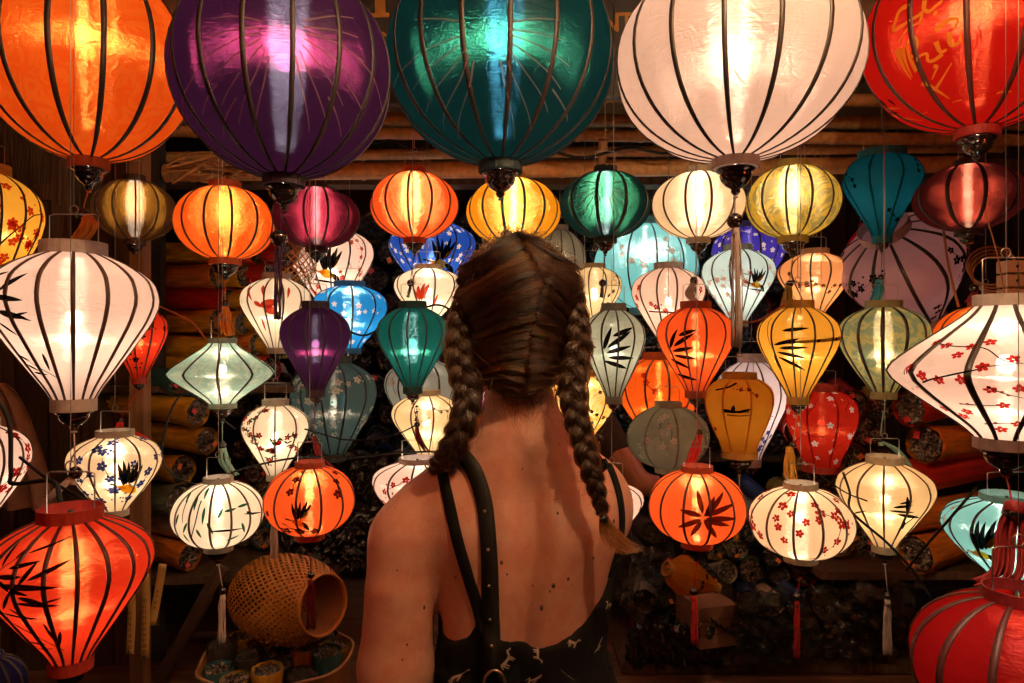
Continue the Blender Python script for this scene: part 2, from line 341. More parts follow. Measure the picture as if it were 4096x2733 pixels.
def decals(sh, specs, seed):
    rnd = random.Random(seed); mb = MB(); slots = []
    def mi(c):
        if c not in slots: slots.append(c)
        return slots.index(c)
    def strip(pts, ws, c, off):
        vs = []; fs = []
        for i, (th, s) in enumerate(pts):
            a = pts[max(i - 1, 0)]; b = pts[min(i + 1, len(pts) - 1)]; r = max(sh.rz(s)[0], .01)
            du, dv = (b[0] - a[0]) * r, b[1] - a[1]; L = math.hypot(du, dv) or 1e-6
            nu, nv = -dv / L, du / L; w = max(ws[i], .0003) / 2
            vs += [sh.pt(th + nu * w / r, s + nv * w, off), sh.pt(th, s, off * 1.15), sh.pt(th - nu * w / r, s - nv * w, off)]
        for i in range(len(pts) - 1):
            a = 3 * i; fs += [(a, a + 3, a + 4, a + 1), (a + 1, a + 4, a + 5, a + 2)]
        mb.add(vs, fs, mi(c))
    def leaf(p, q, w, c, off=.0009):
        n = 9; pts = [(p[0] + (q[0] - p[0]) * i / n, p[1] + (q[1] - p[1]) * i / n) for i in range(n + 1)]
        strip(pts, [w * (math.sin(PI * (i / n) ** .8) ** .8 + .06) for i in range(n + 1)], c, off)
    def dot(th, s, r, c, off=.0010, sx=1, ang=0):
        R = max(sh.rz(s)[0], .01); vs = [sh.pt(th, s, off)]
        for i in range(8):
            a = 2 * PI * i / 8; u, v = r * sx * math.cos(a), r * math.sin(a)
            u, v = u * math.cos(ang) - v * math.sin(ang), u * math.sin(ang) + v * math.cos(ang)
            vs.append(sh.pt(th + u / R, s + v, off))
        mb.add(vs, [(0, 1 + i, 1 + (i + 1) % 8) for i in range(8)], mi(c))
    def blossom(th, s, r, c):
        R = max(sh.rz(s)[0], .01); a0 = rnd.random() * 6
        for k in range(5):
            a = a0 + 2 * PI * k / 5; d = r * .58
            dot(th + d * math.cos(a) / R, s + d * math.sin(a), r * .36 * rnd.uniform(.85, 1.15), c, .0010 + .00012 * k, 1.25, a)
        dot(th, s, r * .13, 'black' if c != 'bluep' else 'bluep', .0018)
    for it in specs:
        k = it[0]
        if k == 'l': leaf((it[1], it[2]), (it[3], it[4]), it[5], it[6], .0009 + .0004 * rnd.random())
        elif k == 's':
            pts = spline([(p[0], p[1]) for p in it[1]], 5); n = len(pts) - 1
            strip(pts, [it[2] + (it[3] - it[2]) * i / n for i in range(n + 1)], it[4], .0009 + .0004 * rnd.random())
        elif k == 'b': blossom(it[1], it[2], it[3], it[4])
        elif k == 'd': dot(it[1], it[2], it[3], it[4])
        elif k == 'rb':
            n, c, r, sd = it[1:5]; q = random.Random(sd * 31 + 5); vine = c == 'vine'
            for b in range(int(n * 1.5)):
                th = 2 * PI * (b + q.random()) / int(n * 1.5) * 1.0; s = sh.S * q.uniform(.22, .8); ang = q.uniform(0, 2 * PI); pts = []
                for st in range(6):
                    pts.append((th, s)); R = max(sh.rz(s)[0], .02); ang += q.uniform(-.5, .5)
                    th += r * 1.5 * math.cos(ang) / R; s += r * 1.5 * math.sin(ang)
                    if not .06 * sh.S < s < .94 * sh.S: break
                if len(pts) < 2: continue
                strip(pts, [max(.0024 - .0004 * i, .0006) for i in range(len(pts))], 'green' if vine else 'black', .0008)
                for i, (a, t) in enumerate(pts):
                    R = max(sh.rz(t)[0], .02); cc = 'red2' if vine else c
                    if c == 'twig': continue
                    if i % 2 == 0: blossom(a + q.uniform(-.6, .6) * r / R, t + q.uniform(-.6, .6) * r, r * q.uniform(.75, 1.1), cc)
                    elif i > 2:
                        for _ in range(3): dot(a + q.uniform(-1.6, 1.6) * r / R, t + q.uniform(-1.6, 1.6) * r, r * q.uniform(.18, .3), cc)
                    if vine:
                        for _ in range(2):
                            an = q.uniform(0, 6.28); leaf((a, t), (a + r * 1.5 * math.cos(an) / R, t + r * 1.5 * math.sin(an)), r * .55, 'green')
    return mb, [ink(c) for c in slots]

def tassel_mesh(path, w, seed, n=22):
    """strands hanging from the head of the tassel along a path"""
    rnd = random.Random(seed); mb = MB(); pts = spline(path, 5)
    L = len(pts) - 1
    for k in range(n):
        a = rnd.uniform(0, 2 * PI); rr = math.sqrt(rnd.random()) * w * .5; cut = rnd.uniform(.88, 1.0); sp = []
        ph = rnd.uniform(0, 6)
        for i, p in enumerate(pts):
            t = i / L
            if t > cut: break
            g = (.45 + .55 * min(1, t * 4)) * (1 + .25 * t)
            sp.append((p[0] + rr * math.cos(a) * g + .0012 * math.sin(ph + 9 * t), p[1] + rr * math.sin(a) * g, p[2] + .0008 * math.sin(ph * 2 + 7 * t)))
        mb.tube(sp, max(w * .085, .0006), 4, 0, max(w * .06, .0005))
    h = pts[0]; mb.lathe([(w * .1, .006), (w * .34, .004), (w * .42, -.004), (w * .36, -.012)], 8, 0, h)
    return mb
def clay_finial(rc):
    return [(0.0, .02), (.78, .02), (.86, -.03), (.82, -.12), (.66, -.17), (.70, -.26), (.62, -.46), (.46, -.62), (.27, -.72), (.19, -.77), (.21, -.86), (.15, -.94), (.06, -.99), (0.0, -1.0)]
def build_lantern(d, tilt=None):
    kind, R, H, n = d['k'], d['R'], d['H'], d['n']; seed = hash_id(d['id'])
    root = thing(d['name'], d['label'], 'lantern', d['loc'], tilt or (0, 0, 0), d.get('group', 'silk lanterns hanging in the stall'))
    sh = Shell(kind, R, H, n, d['rot']); fab = fabric(d['fab'])
    # shade
    nr, k = 24, 4; mb = MB(); vs = []; na = n * k
    for j in range(nr + 1):
        s = sh.S * j / nr
        for i in range(na): vs.append(sh.pt(d['rot'] + 2 * PI * i / na, s))
    fs = [(j * na + i, j * na + (i + 1) % na, (j + 1) * na + (i + 1) % na, (j + 1) * na + i) for j in range(nr) for i in range(na)]
    mb.add(vs, fs); mb.build('shade', fab, root)
    # collars
    for z0, z1, r in ((0, sh.hc, sh.r[0]), (H - sh.hc, H, sh.r[-1])):
        mb = MB(); t = .0022
        mb.lathe([(r + .0012, z0), (r + .0012, z1), (r + .0012 - t, z1), (r + .0012 - t, z0), (r + .0012, z0)], 28, 0, (0, 0, 0), False)
        mb.build('collar', M_collar(d['fab']), root, smooth=False)
    # ribs share one mesh
    w = d.get('rw') or max(.0042, min(.0068, R * .045)); mb = MB(); vs = []
    rows = 22
    for j in range(rows + 1):
        s = sh.S * j / rows; r = sh.rz(s)[0]; ww = w * min(1, .35 + .8 * r / R)
        for off in (-.0006, .0012):
            for sg in (-1, 1):
                p = sh.pt(d['rot'], s, off); vs.append((p[0] - math.sin(d['rot']) * ww / 2 * sg, p[1] + math.cos(d['rot']) * ww / 2 * sg, p[2]))
    fs = []
    for j in range(rows):
        a = 4 * j; fs += [(a + 2, a + 6, a + 7, a + 3), (a, a + 1, a + 5, a + 4), (a + 1, a + 3, a + 7, a + 5), (a, a + 4, a + 6, a + 2)]
    mb.add(vs, fs); f = d['fab']
    rm = M_ribred if f in ('orangered', 'redorange', 'red', 'reddim') else M_ribbrown if f in ('cream', 'creamy', 'tan', 'pink', 'peach', 'white', 'ivory') and R < .14 else M_rib
    if f in ('greygreen', 'ochre', 'reddim2', 'bluegreen'): rm = fab
    me = mb.mesh('rib', rm)
    for i in range(n): link('rib', me, root, None, (0, 0, 2 * PI * i / n))
    # painting: each big leaf, blossom, brush stroke, painted light streak and bird is a piece of its own; the fine sprigs stay one piece
    if 'd' in d:
        near = d['loc'][1] < 1.5; fine = []; bird = []
        for it in d['d']:
            if it[0] == 'bird': bird.append(it[1]); continue
            if (near and it[0] in 'lsb') or (it[0] in 'ls' and it[0] == 'l' and it[5] > .006 and d['id'] in ('E4', 'E5', 'E6', 'G7', 'D1', 'D3')):
                mb, mats = decals(sh, [it], seed)
                if mb.f: mb.build({'l': 'painted_leaf', 's': 'brush_or_glint_stroke', 'b': 'painted_blossom'}[it[0]] if d['id'] != 'L5' else 'brush_or_glint_stroke', mats, root, smooth=False)
            else: fine.append(it)
        for nm, li in (('painted_bird', bird), ('painted_sprigs_or_glints', fine)):
            if li:
                mb, mats = decals(sh, li, seed)
                if mb.f: tag(mb.build(nm, mats, root, smooth=False), kind='stuff' if nm == 'painted_sprigs_or_glints' else None)
    # wooden finial, ring, cord, bead, tassel
    rc = sh.r[0]; fz = 1.2 if kind == 'bigglobe' else 1.0; fl = rc * fz; mb = MB()
    mb.lathe([(r * rc, z * rc * fz) for r, z in clay_finial(rc)], 20); mb.build('finial', M_lacq, root)
    t = d.get('tas')
    if t:
        bz, bx = t['bead'], t['bx']; br = max(.008, min(.013, R * .085)); dy = t['dy']
        mb = MB(); mb.tube([(0, 0, -fl + .002), (bx * .5, dy * .5, (-fl + bz + br) / 2), (bx, dy, bz + br * .6)], .0013, 5)
        mb.lathe([(.004 + .0012 * math.cos(a), .0012 * math.sin(a)) for a in np.linspace(0, 2 * PI, 6)], 10, 0, (0, 0, -fl - .002), False)
        mb.build('cord', thread_or_glint(t['c']), root)
        mb = MB(); mb.ball((bx, dy, bz), br); mb.build('bead', M_lacq, root)
        path = [(p[0], dy - (.012 if len(t['path']) > 2 and abs(p[0] - bx) > .01 else 0), p[1]) for p in t['path']]
        if path[0][1] or 1: tassel_mesh(path, t['w'] * 1.25, seed).build('tassel', thread_or_glint(t['c']), root)
    # wire hanger and line
    rt = sh.r[-1]
    if d['loc'][2] + H < 2.3 and not tilt:
        hh = min(max(.045, R * .35), d['hang'] - H - .012); a = rt * .85
        mb = MB(); hh = max(hh, .015)
        loop = [(.007 * math.sin(u), 0, H + hh + .007 - .007 * math.cos(u)) for u in np.linspace(0, 2 * PI, 10)]
        mb.tube([(-a, 0, H - .01), (-a, 0, H + hh * .95), (-a * .8, 0, H + hh), (0, 0, H + hh)] + loop + [(0, 0, H + hh), (a * .8, 0, H + hh), (a, 0, H + hh * .95), (a, 0, H - .01)], .0010, 5)
        mb.tube([(0, 0, H + hh + .012), (0, 0, max(d['hang'], H + hh + .016))], .0009 if d['loc'][1] > 1.5 else .0005, 4)
        mb.build('wire_hanger', M_wire, root)
    # bulb
    P = d['P']; zb = H * .55; br = min(.012, R * .11); on = P > .02
    mb = MB(); mb.ball((0, 0, zb), br, 12, 8, 0, (1, 1, 1.15)); mb.build('bulb', M_bulb if P > .24 else M_bulb_added if on else M_bulb_off, root)
    mb = MB(); mb.lathe([(br * .5, zb + br * 1.0), (br * .62, zb + br * 1.2), (br * .62, zb + br * 2.4), (.003, zb + br * 2.6), (.003, H - .004)], 10); mb.build('bulb_socket', M_sock, root)
    if on:
        la = bpy.data.lights.new('bulb_light', 'POINT'); la.energy = LAMP_K * R * R * P * (1.0 if H > R else .8); la.color = LAMP_COL
        la.shadow_soft_size = br * .7; link('bulb_light', la, root, (0, 0, zb))
    return root
def M_collar(key):
    k = 'collar_' + key
    if k in _M: return _M[k]
    df = FAB[key][1]
    return principled(k, tuple(c * .55 for c in df), rough=.7, noise=(60, .75), bump=(90, .3, .002))
def hash_id(s): return sum((i + 3) * ord(c) for i, c in enumerate(s))

LANTERNS = [
dict(id='L1',k='bigglobe',loc=[-0.8365,1.35,1.8414],R=0.1881,H=0.4169,fab='orange',n=14,P=0.9,name='silk_lantern',label='big plain orange globe lantern cut by the top left corner of the photo',rot=0,rw=0.0095,tas=dict(bead=-0.0898,c='orange',path=[[-0.0036,-0.0941],[0.0067,-0.1139],[-0.0209,-0.1398],[-0.0467,-0.1613]],w=0.0224,dy=0,bx=-0.0123),hang=0.579),
dict(id='L2',k='bigglobe',loc=[-0.3412,1.02,1.7319],R=0.1584,H=0.3361,fab='purple',n=16,P=0.8,name='silk_lantern',label='big purple globe lantern with a long dark purple tassel below it',rot=0,rw=0.0066,tas=dict(bead=-0.077,c='purple',path=[[-0.0071,-0.0861],[-0.0078,-0.1121],[-0.0084,-0.2228]],w=0.0078,dy=0,bx=-0.0071),d=[['s',[[-1.089,0.222],[-0.87,0.2275],[-0.583,0.2324]],0.0027,0.0013,'thread_or_glint'],['s',[[-1.082,0.2154],[-0.852,0.2133],[-0.504,0.2032]],0.0027,0.0013,'thread_or_glint'],['s',[[-1.089,0.2075],[-0.886,0.195],[-0.571,0.1704]],0.0027,0.0013,'thread_or_glint'],['s',[[-1.102,0.1994],[-0.934,0.1757],[-0.651,0.1369]],0.0027,0.0013,'thread_or_glint'],['s',[[-1.121,0.1913],[-1.007,0.1592],[-0.777,0.1072]],0.0027,0.0013,'thread_or_glint'],['s',[[-1.155,0.1841],[-1.084,0.1462],[-0.937,0.0894]],0.0027,0.0013,'thread_or_glint'],['s',[[-1.088,0.2301],[-0.863,0.2462],[-0.603,0.2592]],0.0027,0.0013,'thread_or_glint'],['s',[[-0.666,0.166],[-0.361,0.1366]],0.0027,0.0013,'thread_or_glint'],['s',[[-0.834,0.1422],[-0.497,0.0955]],0.0027,0.0013,'thread_or_glint'],['s',[[-0.585,0.2047],[-0.312,0.1838],[0.009,0.1552]],0.0027,0.0013,'thread_or_glint'],['s',[[-1.424,0.2144],[-1.63,0.2106],[-1.883,0.204]],0.0027,0.0013,'thread_or_glint'],['s',[[-1.431,0.2079],[-1.651,0.1967],[-1.984,0.1766]],0.0027,0.0013,'thread_or_glint'],['s',[[-1.425,0.2005],[-1.624,0.181],[-1.95,0.1493]],0.0027,0.0013,'thread_or_glint'],['s',[[-1.413,0.1932],[-1.582,0.1645],[-1.891,0.1208]],0.0027,0.0013,'thread_or_glint'],['s',[[-1.394,0.1861],[-1.511,0.151],[-1.772,0.0958]],0.0027,0.0013,'thread_or_glint'],['s',[[-1.361,0.1802],[-1.435,0.1409],[-1.604,0.0822]],0.0027,0.0013,'thread_or_glint'],['s',[[-1.424,0.2222],[-1.631,0.2272],[-1.84,0.2275]],0.0027,0.0013,'thread_or_glint'],['s',[[-1.855,0.1478],[-2.221,0.1157]],0.0027,0.0013,'thread_or_glint'],['s',[[-1.693,0.13],[-2.114,0.0805]],0.0027,0.0013,'thread_or_glint'],['s',[[-1.906,0.1801],[-2.197,0.1555],[-2.668,0.1315]],0.0027,0.0013,'thread_or_glint']],hang=0.688),  # pale strokes paint radiating light streaks on the purple silk
dict(id='L3',k='bigglobe',loc=[-0.0232,1.36,1.8366],R=0.2247,H=0.4487,fab='teal',n=17,P=1,name='silk_lantern',label="big dark teal globe lantern hanging right above the woman's head",rot=0,rw=0.0088,tas=dict(bead=-0.1266,c='teal',path=[[0.0128,-0.1387],[0.0137,-0.1769],[0.0137,-0.2637]],w=0.0104,dy=0,bx=0.0128),d=[['s',[[-1.489,0.2572],[-1.285,0.2564],[-1.039,0.2523]],0.0036,0.0017,'thread_or_glint'],['s',[[-1.481,0.2487],[-1.26,0.2384],[-0.928,0.2156]],0.0036,0.0017,'thread_or_glint'],['s',[[-1.487,0.2388],[-1.284,0.2162],[-0.943,0.1756]],0.0036,0.0017,'thread_or_glint'],['s',[[-1.499,0.2288],[-1.325,0.1921],[-0.979,0.1308]],0.0036,0.0017,'thread_or_glint'],['s',[[-1.519,0.2188],[-1.4,0.1713],[-1.087,0.0872]],0.0036,0.0017,'thread_or_glint'],['s',[[-1.555,0.2101],[-1.486,0.1548],[-1.294,0.0601]],0.0036,0.0017,'thread_or_glint'],['s',[[-1.489,0.2673],[-1.29,0.2782],[-1.092,0.2826]],0.0036,0.0017,'thread_or_glint'],['s',[[-1.038,0.1719],[-0.613,0.1265]],0.0036,0.0017,'thread_or_glint'],['s',[[-1.832,0.2515],[-2.075,0.2452],[-2.497,0.232]],0.0036,0.0017,'thread_or_glint'],['s',[[-1.829,0.2414],[-2.056,0.2223],[-2.496,0.1906]],0.0036,0.0017,'thread_or_glint'],['s',[[-1.82,0.2312],[-2.025,0.1973],[-2.499,0.1454]],0.0036,0.0017,'thread_or_glint'],['s',[[-1.804,0.2209],[-1.961,0.1755],[-2.455,0.1008]],0.0036,0.0017,'thread_or_glint'],['s',[[-1.771,0.2117],[-1.887,0.1579],[-2.316,0.0708]],0.0036,0.0017,'thread_or_glint'],['s',[[-1.82,0.27],[-2.035,0.2849],[-2.274,0.2956]],0.0036,0.0017,'thread_or_glint'],['s',[[-2.39,0.233],[-2.927,0.221]],0.0036,0.0017,'thread_or_glint']],hang=0.583),  # fan of gleams painted on as pale strokes
dict(id='L4',k='bigglobe',loc=[0.3668,1.12,1.7836],R=0.1944,H=0.3501,fab='white',n=16,P=0.74,name='silk_lantern',label='big plain white globe lantern with a long pale grey tassel',rot=0,rw=0.0072,tas=dict(bead=-0.0855,c='pale',path=[[-0.0001,-0.0984],[0.0014,-0.152],[0.0028,-0.3308]],w=0.0114,dy=0,bx=-0.0015),hang=0.636),
dict(id='L5',k='bigglobe',loc=[0.9673,1.42,1.9234],R=0.2158,H=0.4339,fab='red',n=14,P=0.55,name='silk_lantern',label='big red globe lantern with gold brush writing at the top right',rot=0,rw=0.0105,d=[['s',[[-2.675,0.2995],[-2.795,0.3002],[-2.854,0.2815],[-2.878,0.2683],[-2.797,0.2674],[-2.634,0.272],[-2.59,0.2765],[-2.618,0.2601],[-2.723,0.2564],[-2.842,0.2407]],0.01,0.0027,'gold'],['s',[[-2.566,0.2979],[-2.571,0.2812],[-2.53,0.2735],[-2.475,0.2793],[-2.423,0.2855]],0.0091,0.0045,'gold'],['s',[[-2.875,0.2302],[-2.866,0.1948],[-2.837,0.1629]],0.0145,0.0018,'gold'],['s',[[-2.814,0.2273],[-2.818,0.198],[-2.814,0.1663]],0.0109,0.0018,'gold'],['s',[[-2.757,0.229],[-2.759,0.2025],[-2.742,0.1733]],0.0063,0.0091,'gold'],['s',[[-2.755,0.231],[-2.682,0.238],[-2.65,0.2268],[-2.691,0.2084],[-2.734,0.2028]],0.0045,0.0063,'gold'],['s',[[-2.709,0.1896],[-2.672,0.1982],[-2.594,0.1991],[-2.6,0.1864],[-2.55,0.1829],[-2.46,0.1901]],0.0036,0.0073,'gold'],['s',[[-2.499,0.2156],[-2.475,0.1952],[-2.417,0.1958]],0.0091,0.0045,'gold'],['s',[[-2.384,0.2242],[-2.376,0.2016],[-2.303,0.2034],[-2.299,0.217]],0.01,0.0027,'gold'],['s',[[-2.496,0.236],[-2.448,0.2405],[-2.36,0.2464],[-2.31,0.2412],[-2.348,0.2258]],0.0091,0.0027,'gold'],['s',[[-2.564,0.1727],[-2.536,0.1686],[-2.619,0.1479]],0.0082,0.0018,'gold'],['s',[[-2.739,0.1481],[-2.634,0.1254],[-2.532,0.097]],0.0118,0.0027,'gold'],['s',[[-2.634,0.1254],[-2.516,0.1441],[-2.392,0.169]],0.0063,0.0018,'gold'],['d',-2.481,0.2664,0.0041,'gold'],['l',2.661,0.145,2.982,0.1192,0.0063,'gold'],['l',2.458,0.136,2.984,0.0692,0.0073,'gold'],['l',2.734,0.119,-3.096,0.0828,0.0063,'gold'],['l',2.903,0.154,2.945,0.1315,0.0063,'black'],['l',2.744,0.1669,2.741,0.1462,0.0054,'black'],['l',2.515,0.1403,2.798,0.118,0.0073,'black']],hang=0.497),
dict(id='L6',k='onion',loc=[-1.2426,1.62,1.5886],R=0.1124,H=0.3296,fab='yellow',n=14,P=1.2,name='silk_lantern',label='yellow lantern painted with red blossoms, cut by the left edge',rot=0.2,d=[['rb',7,'redp',0.012,5],['b',-0.563,0.2647,0.0114,'redp'],['b',-0.14,0.2109,0.0114,'redp'],['b',-0.489,0.1787,0.0114,'redp'],['b',-0.293,0.1667,0.0114,'redp'],['b',0.194,0.159,0.0114,'redp'],['b',-0.412,0.1331,0.0114,'redp'],['b',-0.525,0.0938,0.0114,'redp'],['b',0.011,0.1336,0.0114,'redp'],['d',-0.235,0.2478,0.0041,'redp'],['d',-0.309,0.2383,0.0041,'redp'],['d',-0.251,0.2323,0.0041,'redp'],['d',-0.707,0.2118,0.0041,'redp'],['s',[[-0.68,0.1245],[-0.421,0.1594],[-0.085,0.1997],[0.335,0.2135]],0.0041,0.0021,'black']],hang=0.831),
dict(id='L7',k='tear',loc=[-0.6931,1.08,1.3902],R=0.1203,H=0.2662,fab='white',n=17,P=1.08,name='silk_lantern',label='large white onion lantern with black bamboo leaves at the far left',rot=0.1,rw=0.0058,tas=dict(bead=-0.0977,c='pale',path=[[-0.0032,-0.1046],[-0.0204,-0.1253],[-0.0397,-0.1425]],w=0.0097,dy=0,bx=0.0024),d=[['l',-1.858,0.1864,-1.523,0.2131,0.0069,'black'],['l',-1.924,0.1791,-1.537,0.1731,0.0076,'black'],['l',-1.977,0.2109,-1.799,0.2161,0.0048,'black'],['l',-1.925,0.1568,-1.544,0.1466,0.0103,'black'],['l',-1.651,0.1492,-1.489,0.1425,0.0034,'black'],['l',-1.707,0.1506,-1.503,0.1558,0.0034,'black'],['l',-2.023,0.1414,-1.788,0.1178,0.0048,'black'],['l',-2.156,0.0864,-1.868,0.0732,0.0041,'black'],['l',-2.073,0.0674,-1.777,0.0549,0.0041,'black'],['l',-2.003,0.0522,-1.611,0.0484,0.0041,'black'],['l',-1.517,0.0875,-1.515,0.0549,0.0048,'black'],['l',-2.066,0.0794,-2.06,0.0651,0.0028,'black'],['s',[[-2.156,0.0864],[-1.78,0.0637],[-1.382,0.0408]],0.0014,0.0014,'black']],hang=1.03),
dict(id='L8',k='onion',loc=[-1.0173,1.3,1.1493],R=0.087,H=0.205,fab='white',n=14,P=1.1,name='silk_lantern',label='white lantern with small red flowers half cut by the left edge',rot=0,d=[['rb',9,'red2',0.012,3],['b',0.177,0.1288,0.0075,'red2'],['b',-0.172,0.0995,0.0075,'red2'],['b',-0.038,0.0637,0.0075,'red2']],hang=1.271),
dict(id='L9',k='tear',loc=[-0.5689,0.88,1.0776],R=0.096,H=0.2095,fab='redorange',n=18,P=0.8,name='silk_lantern',label='large red onion lantern with black bamboo leaves in the bottom left corner',rot=0.12,rw=0.005,d=[['l',-1.826,0.1648,-1.915,0.1992,0.0039,'black'],['l',-1.703,0.176,-1.651,0.1893,0.0028,'black'],['l',-1.573,0.1833,-0.967,0.2069,0.0039,'black'],['l',-1.724,0.1644,-1.339,0.1727,0.0051,'black'],['l',-1.559,0.1461,-1.378,0.1718,0.0051,'black'],['l',-1.463,0.1512,-0.988,0.1707,0.0051,'black'],['l',-1.85,0.1545,-1.527,0.1556,0.0056,'black'],['l',-1.827,0.146,-1.127,0.1413,0.0067,'black'],['l',-1.839,0.1512,-1.645,0.138,0.0045,'black'],['l',-1.86,0.1129,-1.61,0.1437,0.0045,'black'],['l',-1.653,0.1411,-1.448,0.1345,0.0045,'black'],['l',-1.568,0.1324,-1.271,0.1208,0.0067,'black'],['l',-1.621,0.1241,-1.115,0.1163,0.0056,'black'],['l',-1.292,0.1231,-1.1,0.1271,0.0028,'black'],['l',-1.939,0.1064,-1.364,0.0966,0.0039,'black'],['l',-1.756,0.1155,-1.492,0.0949,0.0039,'black'],['l',-1.879,0.0868,-1.727,0.0716,0.0028,'black'],['l',-1.74,0.0767,-1.574,0.0633,0.0028,'black'],['l',-1.914,0.0501,-1.49,0.0476,0.0039,'black'],['l',-1.847,0.0371,-1.344,0.0375,0.0022,'black'],['l',-1.165,0.0702,-1.226,0.0419,0.0039,'black'],['l',-1.375,0.0891,-1.308,0.0528,0.0034,'black'],['s',[[-1.718,0.076],[-1.48,0.0541],[-1.153,0.0307]],0.0011,0.0011,'black'],['s',[[-1.845,0.1617],[-1.61,0.1844],[-1.579,0.1938]],0.0011,0.0006,'black']],hang=1.342),
dict(id='L10',k='oval',loc=[0.5564,0.75,1.0537],R=0.1058,H=0.1756,fab='reddim',n=13,P=0.24,name='silk_lantern',label='plain dark red lantern with no painting in the bottom right corner',rot=0,rw=0.0078,hang=1.366),  # lit by its neighbours; faint lamp added inside to lift the red
dict(id='L11',k='saucer',loc=[0.7089,0.98,1.3463],R=0.1519,H=0.2209,fab='white',n=12,P=0.9,name='silk_lantern',label='white saucer lantern with red plum blossoms at the right edge',rot=0.15,rw=0.0085,tas=dict(bead=-0.0687,c='darkred',path=[[-0.0612,-0.0575],[-0.0657,-0.0968],[-0.0826,-0.1418],[-0.1107,-0.1586]],w=0.025,dy=-0.1,bx=-0.0629),d=[['b',-3.036,0.2093,0.0081,'red'],['b',-2.837,0.2013,0.0081,'red'],['b',-2.53,0.1991,0.0081,'red'],['b',-2.62,0.1806,0.0081,'red'],['b',-2.356,0.2095,0.0081,'red'],['b',-2.139,0.1743,0.0081,'red'],['b',-2.366,0.1592,0.0081,'red'],['b',-2.881,0.1432,0.0081,'red'],['b',-2.728,0.138,0.0081,'red'],['b',-2.524,0.1399,0.0081,'red'],['b',-3.034,0.1531,0.0081,'red'],['b',-2.317,0.1241,0.0081,'red'],['b',-2.093,0.1285,0.0081,'red'],['b',-3.095,0.0685,0.0081,'red'],['b',-2.699,0.0663,0.0081,'red'],['b',-2.847,0.0526,0.0081,'red'],['b',-2.22,0.0888,0.0081,'red'],['b',-2.01,0.042,0.0081,'red'],['b',-2.287,0.0247,0.0081,'red'],['d',3.044,0.114,0.0025,'red'],['d',-3.069,0.1203,0.0025,'red'],['d',-2.967,0.1255,0.0025,'red'],['d',-2.228,0.1202,0.0025,'red'],['d',-2.176,0.1133,0.0025,'red'],['d',-2.691,0.0862,0.0025,'red'],['d',-2.599,0.0877,0.0025,'red'],['d',-2.465,0.0898,0.0025,'red'],['d',-2.357,0.0417,0.0025,'red'],['s',[[-3.078,0.2092],[-2.731,0.2001],[-2.403,0.1968],[-2.215,0.1718],[-2.066,0.1661]],0.0031,0.0013,'black'],['s',[[-2.916,0.132],[-2.764,0.1406],[-2.427,0.1535],[-2.358,0.1592],[-2.11,0.1659]],0.0031,0.0013,'black'],['s',[[-2.338,0.1297],[-2.207,0.1167],[-2.047,0.1082]],0.0031,0.0013,'black'],['s',[[-2.691,0.0862],[-2.402,0.0864],[-2.177,0.0893]],0.0031,0.0013,'black'],['s',[[-2.567,0.0361],[-2.252,0.0413],[-1.984,0.0453]],0.0031,0.0013,'black'],['s',[[-3.1,0.1441],[-3.067,0.1588]],0.0031,0.0013,'black']],hang=1.074),
dict(id='L12',k='onion',loc=[1.0288,1.42,0.9994],R=0.1184,H=0.184,fab='aqua',n=14,P=1.05,name='silk_lantern',label='light blue lantern with a black and yellow bird under the white saucer lantern',rot=0,d=[['rb',8,'pinkp',0.011,9],['bird',['l',-2.666,0.0907,-2.713,0.153,0.0102,'black']],['bird',['l',-2.617,0.0971,-2.62,0.1626,0.0102,'black']],['bird',['l',-2.587,0.0983,-2.51,0.1621,0.0095,'black']],['bird',['l',-2.493,0.1062,-2.357,0.1701,0.0102,'black']],['bird',['l',-2.468,0.1071,-2.258,0.1613,0.0102,'black']],['bird',['l',-2.529,0.1006,-2.416,0.1546,0.0089,'black']],['bird',['l',-2.915,0.081,-2.642,0.0806,0.0089,'yellow']],['bird',['l',-2.82,0.0846,-2.447,0.0752,0.0228,'yellow']],['bird',['l',-2.493,0.1062,-2.315,0.1392,0.0114,'yellow']],['bird',['l',-2.505,0.0876,-2.366,0.0506,0.0127,'black']]],hang=0.874),
dict(id='L13',k='oval',loc=[1.3533,1.95,1.3831],R=0.1351,H=0.2337,fab='orange',n=12,P=0.8,name='silk_lantern',label='orange lantern mostly hidden behind the white saucer lantern',rot=0,hang=1.037),
dict(id='B1',k='globe',loc=[-1.1604,2.1,1.7963],R=0.1188,H=0.2137,fab='darkgold',n=12,P=0.6,name='silk_lantern',label='dark gold brocade globe lantern at the left of the second row',rot=0,hang=0.624),
dict(id='B2',k='oval',loc=[-0.8194,1.95,1.7188],R=0.1356,H=0.2364,fab='orange',n=12,P=1,name='silk_lantern',label='plain orange oval lantern in the second row, right of the dark gold one',rot=0,tas=dict(bead=-0.1105,c='orange',path=[[0.0004,-0.123],[0.0017,-0.1641],[0.0141,-0.2113]],w=0.0224,dy=0,bx=0),hang=0.701),
dict(id='B3',k='globe',loc=[-0.5493,1.92,1.7515],R=0.1211,H=0.1936,fab='plum',n=12,P=0.55,name='silk_lantern',label='dark plum red globe lantern half hidden below the big purple one',rot=0,hang=0.668),
dict(id='B4',k='globe',loc=[-0.2889,2.02,1.7895],R=0.1299,H=0.2255,fab='orangered',n=12,P=1,name='silk_lantern',label='plain orange red globe lantern between the purple and teal globes',rot=0,tas=dict(bead=-0.1168,c='black',path=[[-0.0115,-0.1232],[-0.0205,-0.1683]],w=0.0064,dy=0,bx=-0.0115),hang=0.63),
dict(id='B5',k='globe',loc=[0.0045,2.05,1.7715],R=0.1417,H=0.2325,fab='amber',n=14,P=1,name='silk_lantern',label="plain amber yellow globe lantern just above the woman's hair",rot=0,hang=0.648),
